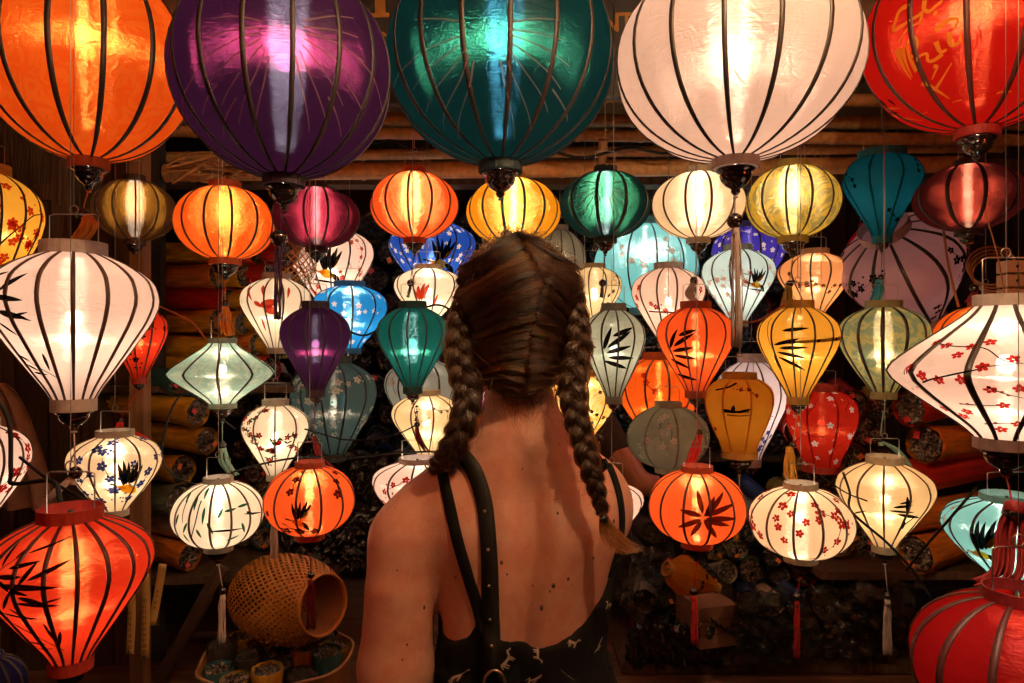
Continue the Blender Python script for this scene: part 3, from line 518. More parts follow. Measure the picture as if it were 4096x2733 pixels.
dict(id='B6',k='globe',loc=[0.2623,1.92,1.7766],R=0.1272,H=0.2139,fab='green',n=10,P=0.7,name='silk_lantern',label='dark green globe lantern right above the pale cream lanterns',rot=0,rw=0.009,tas=dict(bead=-0.1124,c='black',path=[[-0.0074,-0.1197],[-0.0111,-0.1614]],w=0.0074,dy=0,bx=-0.0074),d=[['s',[[-1.543,0.1646],[-1.333,0.1563],[-1.055,0.1389]],0.0051,0.0025,'thread_or_glint'],['s',[[-1.552,0.1582],[-1.372,0.1434],[-1.111,0.1177]],0.0051,0.0025,'thread_or_glint'],['s',[[-1.567,0.152],[-1.42,0.1301],[-1.177,0.0954]],0.0051,0.0025,'thread_or_glint'],['s',[[-1.587,0.1462],[-1.489,0.1193],[-1.285,0.075]],0.0051,0.0025,'thread_or_glint'],['s',[[-1.619,0.1412],[-1.559,0.111],[-1.428,0.0634]],0.0051,0.0025,'thread_or_glint'],['s',[[-1.543,0.1774],[-1.315,0.184],[-1.084,0.1849]],0.0051,0.0025,'thread_or_glint'],['s',[[-1.89,0.1661],[-2.106,0.1597],[-2.392,0.1439]],0.0051,0.0025,'thread_or_glint'],['s',[[-1.881,0.1596],[-2.064,0.1461],[-2.326,0.1218]],0.0051,0.0025,'thread_or_glint'],['s',[[-1.866,0.1533],[-2.014,0.1323],[-2.255,0.0988]],0.0051,0.0025,'thread_or_glint'],['s',[[-1.845,0.1472],[-1.944,0.121],[-2.148,0.0777]],0.0051,0.0025,'thread_or_glint'],['s',[[-1.812,0.1419],[-1.874,0.1121],[-2.009,0.0652]],0.0051,0.0025,'thread_or_glint'],['s',[[-1.892,0.1792],[-2.134,0.1886],[-2.396,0.1924]],0.0051,0.0025,'thread_or_glint']],hang=0.643),  # strokes here are painted gleams over the green silk
dict(id='B7',k='globe',loc=[0.5403,1.98,1.784],R=0.1344,H=0.2204,fab='cream',n=12,P=1,name='silk_lantern',label='plain cream globe lantern under the big white one',rot=0,tas=dict(bead=-0.1071,c='pale',path=[[-0.0158,-0.1147],[-0.0284,-0.1526],[0.0095,-0.1842]],w=0.0177,dy=0,bx=-0.0133),hang=0.636),
dict(id='B8',k='oval',loc=[0.7524,1.83,1.7647],R=0.1207,H=0.2178,fab='olive',n=12,P=1,name='silk_lantern',label='olive yellow brocade globe lantern in the second row',rot=0,tas=dict(bead=-0.1106,c='olive',path=[[-0.0107,-0.1176],[-0.02,-0.155],[-0.0341,-0.2017]],w=0.0187,dy=0,bx=-0.0084),hang=0.655),
dict(id='B9',k='bell',loc=[1.165,2.15,1.8087],R=0.1187,H=0.2904,fab='bluegreen',n=8,P=0.16,name='silk_lantern',label='unlit blue green angular lantern between the olive and the maroon ones',rot=0,tas=dict(bead=-0.107,c='tealt',path=[[-0.0081,-0.1179],[-0.0259,-0.166],[-0.0534,-0.214]],w=0.0247,dy=0,bx=-0.0026),d=[['rb',4,'black',0.008,4]],hang=0.611),  # stands unlit; faint lamp added inside brightens the silk
dict(id='B10',k='globe',loc=[1.2375,1.85,1.7873],R=0.1336,H=0.2043,fab='maroon',n=10,P=0.5,name='silk_lantern',label='dark maroon globe lantern at the right edge of the second row',rot=0,rw=0.01,tas=dict(bead=-0.1433,c='darkred',path=[[0.0177,-0.1503],[-0.0094,-0.1881]],w=0.0118,dy=0,bx=0.0142),hang=0.633),
dict(id='C1',k='tear',loc=[-0.7521,2.85,1.609],R=0.1756,H=0.3866,fab='white',n=14,P=1.3,name='silk_lantern',label='white lantern with red blossoms and a bird behind the plum globe',rot=0,d=[['rb',10,'redp',0.012,4],['bird',['l',-1.52,0.1702,-1.607,0.2598,0.016,'black']],['bird',['l',-1.482,0.1756,-1.485,0.2694,0.016,'black']],['bird',['l',-1.45,0.1757,-1.37,0.265,0.015,'black']],['bird',['l',-1.351,0.1813,-1.187,0.2711,0.016,'black']],['bird',['l',-1.319,0.1814,-1.081,0.2579,0.016,'black']],['bird',['l',-1.384,0.1758,-1.276,0.2514,0.014,'black']],['bird',['l',-1.73,0.1704,-1.461,0.1575,0.014,'yellow']],['bird',['l',-1.659,0.1703,-1.208,0.1444,0.036,'yellow']],['bird',['l',-1.351,0.1813,-1.151,0.2235,0.018,'yellow']],['bird',['l',-1.32,0.16,-1.02,0.1179,0.02,'black']],['bird',['l',-1.968,0.1822,-1.662,0.1681,0.008,'black']],['bird',['l',-2.191,0.1623,-1.886,0.1387,0.006,'black']],['bird',['l',-2.001,0.1338,-0.964,0.1127,0.009,'black']]],hang=0.811),
dict(id='C2',k='tear',loc=[-0.3217,2.75,1.6677],R=0.1757,H=0.3358,fab='blue',n=14,P=1.1,name='silk_lantern',label="royal blue lantern with white blossoms left of the woman's head",rot=0,d=[['rb',9,'twig',0.016,6],['bird',['l',-1.294,0.1443,-1.464,0.2323,0.0154,'black']],['bird',['l',-1.263,0.1498,-1.345,0.2419,0.0154,'black']],['bird',['l',-1.229,0.15,-1.231,0.2382,0.0145,'black']],['bird',['l',-1.133,0.156,-1.037,0.2451,0.0154,'black']],['bird',['l',-1.098,0.1563,-0.92,0.233,0.0154,'black']],['bird',['l',-1.16,0.1504,-1.131,0.2256,0.0135,'black']],['bird',['l',-1.502,0.1437,-1.209,0.132,0.0135,'yellow']],['bird',['l',-1.432,0.1438,-0.89,0.1204,0.0348,'yellow']],['bird',['l',-1.133,0.156,-0.972,0.1991,0.0174,'yellow']],['bird',['l',-1.059,0.1352,-0.519,0.096,0.0193,'black']],['bird',['l',-1.733,0.1544,-1.432,0.1417,0.0077,'black']],['bird',['l',-1.88,0.1339,-1.592,0.1117,0.0058,'black']],['bird',['l',-1.682,0.1063,-0.384,0.0916,0.0087,'black']]],hang=0.752),
dict(id='C3',k='oval',loc=[0.1963,2.8,1.67],R=0.1069,H=0.3049,fab='sage',n=12,P=0.25,name='silk_lantern',label='dim grey sage lantern peeping out behind the top of the head',rot=0,d=[['rb',5,'pinkp',0.012,2]],hang=0.75),
dict(id='C4',k='oval',loc=[0.5901,3,1.6157],R=0.2304,H=0.4241,fab='cyan',n=12,P=1.35,name='silk_lantern',label='large sky blue lantern with pink blossoms behind the cream globe',rot=0,d=[['rb',9,'pinkp',0.016,8]],hang=0.804),
dict(id='C5',k='tear',loc=[1.0187,2.95,1.6603],R=0.1555,H=0.3545,fab='violet',n=12,P=1,name='silk_lantern',label='deep violet blue lantern with white blossoms behind the olive globe',rot=0,d=[['rb',7,'twig',0.013,3]],hang=0.76),
dict(id='C7',k='oval',loc=[1.4249,2.75,1.6488],R=0.0818,H=0.3276,fab='reddim',n=10,P=0.3,name='silk_lantern',label='dark red lantern sliver showing behind the unlit blue green one',rot=0,hang=0.771),
dict(id='D1',k='tear',loc=[-0.7936,2.3,1.4594],R=0.1178,H=0.2694,fab='ivory',n=12,P=1.15,name='silk_lantern',label='ivory lantern with a red goldfish painted on it',rot=0,d=[['l',-1.708,0.158,-1.153,0.1758,0.025,'redp'],['l',-1.872,0.1727,-1.637,0.1535,0.0147,'redp'],['l',-1.611,0.1535,-1.164,0.1308,0.0264,'redp'],['l',-1.68,0.2335,-1.551,0.1822,0.0103,'redp'],['l',-0.851,0.2248,-0.945,0.1836,0.0088,'redp'],['l',-2.289,0.2368,-1.926,0.1756,0.0103,'redp'],['l',-1.765,0.1142,-1.774,0.0644,0.0073,'redp']],hang=0.961),
dict(id='D2',k='onion',loc=[-0.5997,2.52,1.4557],R=0.1391,H=0.2661,fab='brightblue',n=10,P=1.15,name='silk_lantern',label='bright blue lantern with white blossoms and a blue tassel',rot=0,tas=dict(bead=-0.1181,c='tealt',path=[[-0.0115,-0.131],[-0.0131,-0.1905],[-0.0147,-0.3112]],w=0.0193,dy=0,bx=-0.0115),d=[['rb',9,'twig',0.013,5]],hang=0.964),
dict(id='D3',k='onion',loc=[-0.2794,2.28,1.5576],R=0.1147,H=0.1977,fab='ivory',n=10,P=1.25,name='silk_lantern',label='ivory lantern with orange lotus petals touching the left braid',rot=0,d=[['l',-1.425,0.1387,-1.724,0.0801,0.0131,'redp'],['l',-1.545,0.1414,-1.791,0.0801,0.0116,'redp'],['l',-1.729,0.1346,-1.799,0.0836,0.0116,'redp'],['l',-1.871,0.1249,-1.849,0.0836,0.0087,'redp'],['l',-1.224,0.0626,-1.146,0.1056,0.0087,'redp']],hang=0.862),
dict(id='D4',k='onion',loc=[0.277,2.3,1.5579],R=0.0932,H=0.2035,fab='creamy',n=10,P=1.1,name='silk_lantern',label='pale cream lantern right of the head, above the sage bamboo one',rot=0,d=[['rb',5,'brown',0.008,7]],hang=0.862),
dict(id='D5',k='tear',loc=[0.5545,2.42,1.4756],R=0.1308,H=0.3027,fab='pink',n=12,P=1.15,name='silk_lantern',label='pale pink lantern with blossom twigs behind the red bamboo one',rot=0,d=[['rb',8,'redp',0.012,1]],hang=0.944),
dict(id='D6',k='tear',loc=[0.7447,2.25,1.5495],R=0.1198,H=0.2685,fab='paleblue',n=12,P=1.25,name='silk_lantern',label='pale ice blue lantern with pink blossoms and a small bird',rot=0,d=[['rb',10,'pinkp',0.011,8],['bird',['l',-1.397,0.1356,-1.57,0.1801,0.008,'black']],['bird',['l',-1.38,0.1383,-1.475,0.185,0.008,'black']],['bird',['l',-1.355,0.1383,-1.383,0.1827,0.0075,'black']],['bird',['l',-1.287,0.1411,-1.221,0.1857,0.008,'black']],['bird',['l',-1.26,0.1412,-1.12,0.179,0.008,'black']],['bird',['l',-1.304,0.1385,-1.301,0.1758,0.007,'black']],['bird',['l',-1.541,0.1355,-1.325,0.1293,0.007,'yellow']],['bird',['l',-1.494,0.1355,-1.084,0.123,0.0181,'yellow']],['bird',['l',-1.287,0.1411,-1.165,0.1618,0.009,'yellow']],['bird',['l',-1.219,0.1307,-0.802,0.1104,0.0101,'black']],['bird',['l',-1.704,0.1408,-1.491,0.1344,0.004,'black']],['bird',['l',-1.762,0.1303,-1.556,0.1192,0.003,'black']],['bird',['l',-1.602,0.1165,-0.707,0.1082,0.0045,'black']]],hang=0.87),
dict(id='D7',k='tear',loc=[1.1085,2.5,1.5841],R=0.1289,H=0.2538,fab='peach',n=12,P=1,name='silk_lantern',label='peach orange lantern with dark twigs above the yellow bamboo one',rot=0,d=[['rb',9,'brown',0.009,6]],hang=0.836),
dict(id='E1',k='saucer',loc=[-0.7849,1.85,1.3194],R=0.1395,H=0.1899,fab='aquasage',n=10,P=0.9,name='silk_lantern',label='pale green brocade saucer lantern',rot=0,tas=dict(bead=-0.1004,c='tealt2',path=[[0.0009,-0.1099],[0.0056,-0.1453],[0.041,-0.1866]],w=0.0213,dy=0,bx=-0.0003),hang=1.101),
dict(id='E2',k='tear',loc=[-0.5122,1.78,1.3565],R=0.0905,H=0.2482,fab='purple',n=12,P=0.8,name='silk_lantern',label='purple onion lantern in the middle row',rot=0,tas=dict(bead=-0.1019,c='darkred',path=[[-0.0025,-0.1076],[0.0123,-0.153],[0.0578,-0.1985]],w=0.0136,dy=0,bx=-0.007),hang=1.064),
dict(id='E3',k='tear',loc=[-0.2589,1.78,1.3644],R=0.0938,H=0.2403,fab='teal2',n=12,P=1,name='silk_lantern',label='teal green onion lantern beside the left braid',rot=0,tas=dict(bead=-0.0814,c='darkred',path=[[0.0112,-0.0928],[0.0169,-0.1212],[0.043,-0.1553]],w=0.0114,dy=0,bx=0.0112),hang=1.056),
dict(id='E4',k='tear',loc=[0.2534,1.7,1.3456],R=0.0793,H=0.2492,fab='sagelit',n=12,P=0.95,name='silk_lantern',label='pale sage onion lantern with bamboo leaves beside the right braid',rot=0,tas=dict(bead=-0.0854,c='black',path=[[-0.0342,-0.0909],[-0.0342,-0.1126]],w=0.0054,dy=0,bx=-0.0342),d=[['l',-1.92,0.1327,-1.166,0.1729,0.0109,'black'],['l',-2.041,0.1283,-1.781,0.1836,0.0109,'black'],['l',-1.964,0.1194,-1.152,0.137,0.0109,'black'],['l',-1.917,0.1079,-0.893,0.1053,0.0109,'black'],['l',-2.109,0.0984,-1.097,0.0774,0.0109,'black'],['l',-2.32,0.1325,-3.086,0.1543,0.0109,'black'],['l',-1.751,0.1602,-1.081,0.1816,0.0109,'black'],['s',[[-2.122,0.1936],[-2.093,0.117]],0.0027,0.0016,'black']],hang=1.074),
dict(id='E5',k='tear',loc=[0.4844,1.8,1.3517],R=0.103,H=0.2539,fab='orangered',n=12,P=1,name='silk_lantern',label='orange red onion lantern with black bamboo leaves in the middle row',rot=0,tas=dict(bead=-0.0919,c='scarlet',path=[[0.0085,-0.0999],[-0.0076,-0.1459],[-0.0248,-0.1861]],w=0.0184,dy=0,bx=0.0096),d=[['l',-2.449,0.1355,-1.856,0.1699,0.0103,'black'],['l',-2.577,0.1308,-2.288,0.1808,0.0103,'black'],['l',-2.536,0.1212,-1.859,0.1331,0.0103,'black'],['l',-2.54,0.1088,-1.789,0.0994,0.0103,'black'],['l',-2.814,0.0983,-2.031,0.0693,0.0103,'black'],['l',-2.983,0.0523,-1.707,0.0336,0.0103,'black'],['l',-2.259,0.1642,-1.819,0.1782,0.0103,'black'],['s',[[-2.614,0.1995],[-2.697,0.1159]],0.0029,0.0017,'black']],hang=1.068),
dict(id='E6',k='tear',loc=[0.72,1.72,1.3421],R=0.0991,H=0.261,fab='yellow',n=12,P=1,name='silk_lantern',label='yellow onion lantern with black bamboo leaves',rot=0,tas=dict(bead=-0.1045,c='gold',path=[[-0.0207,-0.1122],[-0.025,-0.1561],[-0.0174,-0.1945]],w=0.0198,dy=0,bx=-0.0119),d=[['l',-2.554,0.1156,-1.7,0.0779,0.0088,'black'],['l',-2.671,0.1198,-2.591,0.0658,0.0088,'black'],['l',-2.535,0.1287,-1.759,0.1132,0.0088,'black'],['l',-2.45,0.1393,-1.715,0.141,0.0088,'black'],['l',-2.571,0.1473,-1.913,0.1632,0.0088,'black'],['l',-2.719,0.1493,2.854,0.1868,0.0088,'black'],['l',-2.343,0.1823,-1.703,0.1882,0.0088,'black'],['s',[[-2.855,0.221],[-2.661,0.1377]],0.0027,0.0016,'black']],hang=1.078),
dict(id='E7',k='onion',loc=[1.0615,1.95,1.3362],R=0.1189,H=0.2804,fab='sageolive',n=12,P=0.9,name='silk_lantern',label='sage and olive brocade onion lantern left of the white saucer',rot=0,rw=0.009,tas=dict(bead=-0.115,c='tealt2',path=[[-0.0073,-0.1212],[0.0276,-0.1424],[0.0649,-0.1921],[0.0898,-0.2419]],w=0.0149,dy=0,bx=-0.0097),hang=1.084),
dict(id='E8',k='tear',loc=[-1.0105,1.85,1.3854],R=0.0704,H=0.224,fab='redorange',n=10,P=0.9,name='silk_lantern',label='small red lantern half hidden behind the large white onion one',rot=0,tas=dict(bead=-0.0992,c='scarlet',path=[[-0.0522,-0.1074],[-0.0404,-0.1228],[0.0127,-0.1405],[0.054,-0.1818]],w=0.0189,dy=0,bx=-0.0522),d=[['rb',6,'black',0.01,2]],hang=1.035),
dict(id='F1',k='onion',loc=[-0.6402,2.45,1.0732],R=0.154,H=0.3771,fab='slate',n=12,P=0.8,name='silk_lantern',label='slate grey lantern with white blossoms',rot=0,d=[['rb',14,'whitep',0.014,4]],hang=0.407),
dict(id='F2',k='onion',loc=[-0.3504,2.7,1.117],R=0.1553,H=0.3283,fab='slatelit',n=12,P=0.6,name='silk_lantern',label='pale grey lantern behind the teal onion one',rot=0,d=[['rb',7,'pinkp',0.013,6]],hang=0.501),
dict(id='F3',k='tear',loc=[-0.2752,2.2,1.1149],R=0.1134,H=0.2291,fab='creamy',n=10,P=1.15,name='silk_lantern',label='cream lantern with dark specks left of the left braid',rot=0,d=[['rb',3,'black',0.007,3]],hang=1.305),
dict(id='F4',k='onion',loc=[0.5295,2.45,1.1225],R=0.1571,H=0.339,fab='orange',n=12,P=1,name='silk_lantern',label='orange lantern behind the unlit grey green one',rot=0,d=[['rb',7,'redp',0.012,9]],hang=0.369),
dict(id='F5',k='onion',loc=[0.2339,2.2,1.1804],R=0.1116,H=0.225,fab='gold',n=12,P=1.6,name='silk_lantern',label='golden lantern with dark scribbled pattern glowing behind the right braid',rot=0,d=[['rb',14,'black',0.008,11]],hang=1.24),
dict(id='F6',k='tear',loc=[-0.1013,2.65,1.0884],R=0.1098,H=0.2467,fab='magenta',n=12,P=1,name='silk_lantern',label='magenta lantern showing between the left braid and the neck',rot=0,d=[['rb',6,'twig',0.01,12]],hang=1.332),
dict(id='F7',k='tear',loc=[0.8769,2.5,1.0419],R=0.1293,H=0.4125,fab='lilac',n=12,P=1.3,name='silk_lantern',label='white lilac lantern with blue flowers behind the yellow urn',rot=0,d=[['rb',8,'bluep',0.01,4]],hang=1.378),
dict(id='F8',k='urn',loc=[0.6593,1.98,1.1636],R=0.0994,H=0.2471,fab='ochre',n=8,P=0.24,name='silk_lantern',label='yellow urn lantern painted with a small boat',rot=0,tas=dict(bead=-0.1009,c='gold',path=[[-0.0085,-0.1136],[-0.0097,-0.1641],[-0.011,-0.2589]],w=0.0114,dy=0,bx=0),d=[['l',-2.42,0.1299,-1.553,0.1334,0.0063,'black'],['l',-2.411,0.1363,-1.972,0.1288,0.0088,'black'],['l',-1.972,0.1288,-1.52,0.142,0.0076,'black'],['s',[[-2.252,0.122],[-1.852,0.1201],[-1.544,0.1245]],0.0038,0.0013,'black'],['l',-2.094,0.1282,-2.04,0.1507,0.0114,'black'],['s',[[-2.003,0.2209],[-2.263,0.2012],[-2.689,0.1893]],0.0088,0.0051,'black'],['rb',4,'red2',0.008,5]],hang=1.256),  # front-lit cloth; weak lamp added inside to raise its yellow
dict(id='F9',k='urn',loc=[1.0191,2.25,1.072],R=0.1169,H=0.2867,fab='reddim2',n=8,P=0.3,name='silk_lantern',label='deep red urn lantern with white blossoms',rot=0,d=[['rb',13,'twig',0.012,3]],hang=1.348),
dict(id='F10',k='oval',loc=[0.4625,2.02,1.113],R=0.1217,H=0.2083,fab='greygreen',n=8,P=0.12,name='silk_lantern',label="unlit grey green lantern with white blossoms right of the woman's shoulder",rot=0,d=[['rb',9,'whitep',0.012,7]],hang=1.307),  # weak lamp added inside this otherwise unlit lantern
dict(id='G1',k='onion',loc=[-0.942,1.62,1.0877],R=0.1003,H=0.2025,fab='cream',n=12,P=1.1,name='silk_lantern',label='cream lantern with blue flowers and a bird',rot=0,d=[['rb',10,'bluep',0.012,2],['bird',['l',-0.826,0.0848,-0.995,0.1458,0.0096,'black']],['bird',['l',-0.8,0.0882,-0.878,0.1502,0.0096,'black']],['bird',['l',-0.767,0.0877,-0.766,0.1461,0.009,'black']],['bird',['l',-0.675,0.0899,-0.573,0.1463,0.0096,'black']],['bird',['l',-0.64,0.0893,-0.459,0.1359,0.0096,'black']],['bird',['l',-0.699,0.0865,-0.673,0.1362,0.0084,'black']],['bird',['l',-1.015,0.0874,-0.737,0.0741,0.0084,'yellow']],['bird',['l',-0.953,0.0866,-0.356,0.057,0.0216,'yellow']],['bird',['l',-0.675,0.0899,-0.518,0.1152,0.0108,'yellow']],['bird',['l',-1.216,0.0972,-0.952,0.085,0.0048,'black']],['bird',['l',-1.33,0.0825,-1.082,0.064,0.0036,'black']]],hang=1.332),
dict(id='G2',k='oval',loc=[-0.6881,1.6,1.0107],R=0.1016,H=0.1726,fab='ivory',n=14,P=1.15,name='silk_lantern',label='ivory oval lantern painted with green bamboo',rot=0,tas=dict(bead=-0.0959,c='white',path=[[0.01,-0.1091],[0.009,-0.1602],[0.009,-0.2317]],w=0.0143,dy=0,bx=0.01),d=[['l',-2.211,0.1842,-2.015,0.1503,0.0061,'green'],['l',-1.774,0.1744,-1.714,0.1384,0.0061,'green'],['l',-1.474,0.1473,-1.493,0.1096,0.0061,'green'],['l',-1.603,0.2048,-1.547,0.1653,0.0061,'green'],['l',-1.175,0.1217,-1.061,0.1435,0.0061,'green'],['l',-1.037,0.1344,-0.759,0.1381,0.0061,'green'],['l',-0.734,0.1397,-0.402,0.1436,0.0061,'green'],['l',-0.666,0.1041,-0.546,0.0774,0.0061,'green'],['l',-1.831,0.1135,-1.99,0.0877,0.0061,'green'],['l',-1.628,0.0998,-1.542,0.0775,0.0061,'green'],['l',-1.394,0.114,-1.275,0.0868,0.0061,'green'],['l',-0.968,0.0638,-0.662,0.073,0.0061,'green'],['l',-0.542,0.126,-0.328,0.1151,0.0061,'green'],['l',-2.132,0.1293,-2.188,0.1036,0.0061,'green'],['l',-1.994,0.0865,-1.927,0.0604,0.0061,'green'],['s',[[-1.611,0.163],[-1.644,0.1143],[-1.814,0.0696]],0.0031,0.002,'black'],['s',[[-2.048,0.1606],[-1.975,0.1122]],0.0031,0.002,'black'],['l',-1.353,0.094,-0.595,0.09,0.0051,'black'],['l',-0.605,0.1224,-0.016,0.1124,0.0041,'black']],hang=1.409),
dict(id='G3',k='tear',loc=[-0.6512,1.88,1.1185],R=0.0917,H=0.2226,fab='ivory',n=10,P=1.2,name='silk_lantern',label='ivory lantern painted with small red flowers and green leaves',rot=0,tas=dict(bead=-0.1117,c='white',path=[[-0.0052,-0.1177],[-0.0052,-0.1777],[-0.0052,-0.2353]],w=0.0156,dy=0,bx=0),d=[['rb',10,'vine',0.009,6]],hang=1.301),
dict(id='G4',k='oval',loc=[-0.4798,1.62,1.0322],R=0.1059,H=0.1839,fab='orangered',n=12,P=1.05,name='silk_lantern',label='orange lantern with a dark bird on a twig above the bamboo basket',rot=0,tas=dict(bead=-0.0864,c='darkred',path=[[0.0021,-0.102],[0.0021,-0.1588],[0.0021,-0.2291]],w=0.0134,dy=0,bx=0.0031),d=[['rb',6,'brown',0.011,8],['bird',['l',-1.564,0.0925,-1.666,0.1326,0.0074,'black']],['bird',['l',-1.541,0.0949,-1.572,0.1369,0.0074,'black']],['bird',['l',-1.52,0.0949,-1.478,0.1346,0.007,'black']],['bird',['l',-1.457,0.0972,-1.335,0.1362,0.0074,'black']],['bird',['l',-1.436,0.0971,-1.254,0.1293,0.0074,'black']],['bird',['l',-1.478,0.0948,-1.402,0.128,0.0065,'black']],['bird',['l',-1.695,0.0923,-1.528,0.0862,0.0065,'yellow']],['bird',['l',-1.65,0.0924,-1.382,0.0783,0.0168,'yellow']],['bird',['l',-1.457,0.0972,-1.314,0.1147,0.0084,'yellow']],['bird',['l',-1.441,0.087,-1.297,0.0606,0.0093,'black']],['bird',['l',-1.851,0.0963,-1.652,0.0914,0.0037,'black']],['bird',['l',-1.959,0.0849,-1.782,0.0751,0.0028,'black']],['bird',['l',-1.849,0.0713,-1.272,0.0561,0.0042,'black']]],hang=1.388),
dict(id='G5',k='onion',loc=[-0.2466,1.78,1.0197],R=0.1179,H=0.1782,fab='white',n=12,P=1.1,name='silk_lantern',label="white lantern with red marks behind the woman's left shoulder",rot=0,d=[['rb',7,'red2',0.01,3]],hang=0.295),
dict(id='G6',k='onion',loc=[0.2704,1.85,0.9712],R=0.0869,H=0.1546,fab='white',n=10,P=1.1,name='silk_lantern',label="white lantern just showing past the woman's right side",rot=0,hang=0.755),
dict(id='G7',k='oval',loc=[0.4496,1.66,1.0007],R=0.1168,H=0.1981,fab='orangered',n=12,P=1.05,name='silk_lantern',label='orange red oval lantern painted with bamboo, right of the woman',rot=0,tas=dict(bead=-0.1089,c='scarlet',path=[[-0.0078,-0.1195],[-0.0078,-0.1746],[-0.0089,-0.2509]],w=0.0138,dy=0,bx=-0.0078),d=[['l',-1.707,0.1305,-0.992,0.1554,0.0117,'brown'],['l',-1.707,0.1305,-1.17,0.1841,0.0117,'brown'],['l',-1.666,0.1257,-0.99,0.1208,0.0117,'brown'],['l',-1.707,0.1226,-1.146,0.1054,0.0117,'brown'],['l',-1.748,0.1224,-2.231,0.0977,0.0117,'brown'],['l',-1.748,0.1303,-2.171,0.1403,0.0117,'brown'],['l',-1.707,0.1206,-1.368,0.0708,0.0117,'brown'],['l',-1.748,0.1184,-1.973,0.0763,0.0117,'brown'],['l',-1.723,0.1352,-1.828,0.1911,0.0117,'brown'],['l',-1.666,0.1325,-1.439,0.1748,0.0117,'brown']],hang=1.419),
dict(id='G8',k='oval',loc=[0.7018,1.66,0.966],R=0.1216,H=0.1914,fab='cream',n=12,P=1.1,name='silk_lantern',label='cream oval lantern covered in red plum blossoms',rot=0,tas=dict(bead=-0.0869,c='darkscarlet',path=[[-0.0089,-0.0996],[-0.0089,-0.1717],[-0.0089,-0.2543]],w=0.0117,dy=0,bx=-0.0089),d=[['rb',9,'red2',0.012,5],['b',-2.451,0.154,0.0095,'red2'],['b',-2.384,0.1355,0.0095,'red2'],['b',-2.164,0.1703,0.0095,'red2'],['b',-1.871,0.1536,0.0095,'red2'],['b',-1.621,0.1598,0.0095,'red2'],['b',-0.762,0.2038,0.0095,'red2'],['b',-1.072,0.1771,0.0095,'red2'],['b',-1.619,0.1984,0.0095,'red2'],['b',-1.989,0.1283,0.0095,'red2'],['b',-2.265,0.1075,0.0095,'red2']],hang=1.454),
dict(id='G9',k='tear',loc=[0.9718,1.78,0.9516],R=0.1164,H=0.2503,fab='tan',n=12,P=1.05,name='silk_lantern',label='tan onion lantern painted with a black tree',rot=0,tas=dict(bead=-0.1151,c='pale',path=[[0.0076,-0.1288],[0.0076,-0.1969],[0.0076,-0.2878]],w=0.0148,dy=0,bx=0.0076),d=[['l',-1.984,0.1353,-1.385,0.1319,0.0068,'black'],['l',-1.901,0.1455,-1.504,0.1537,0.008,'black'],['l',-1.788,0.1258,-1.097,0.1104,0.0102,'black'],['l',-1.641,0.1763,-1.607,0.1339,0.008,'black'],['l',-1.782,0.1568,-1.525,0.1657,0.0057,'black'],['l',-2.994,0.1026,-2.469,0.1255,0.0045,'black'],['l',-1.565,0.1031,-1.492,0.071,0.0091,'black'],['l',-1.212,0.1243,-1.649,0.071,0.0045,'black']],hang=1.468),
dict(id='H1',k='oval',loc=[-0.8388,1.1,0.8937],R=0.0491,H=0.1036,fab='indigo',n=14,P=0.03,name='silk_lantern',label='unlit indigo lantern just showing in the bottom left corner',rot=0,hang=1.526)
]

for d in LANTERNS: build_lantern(d)

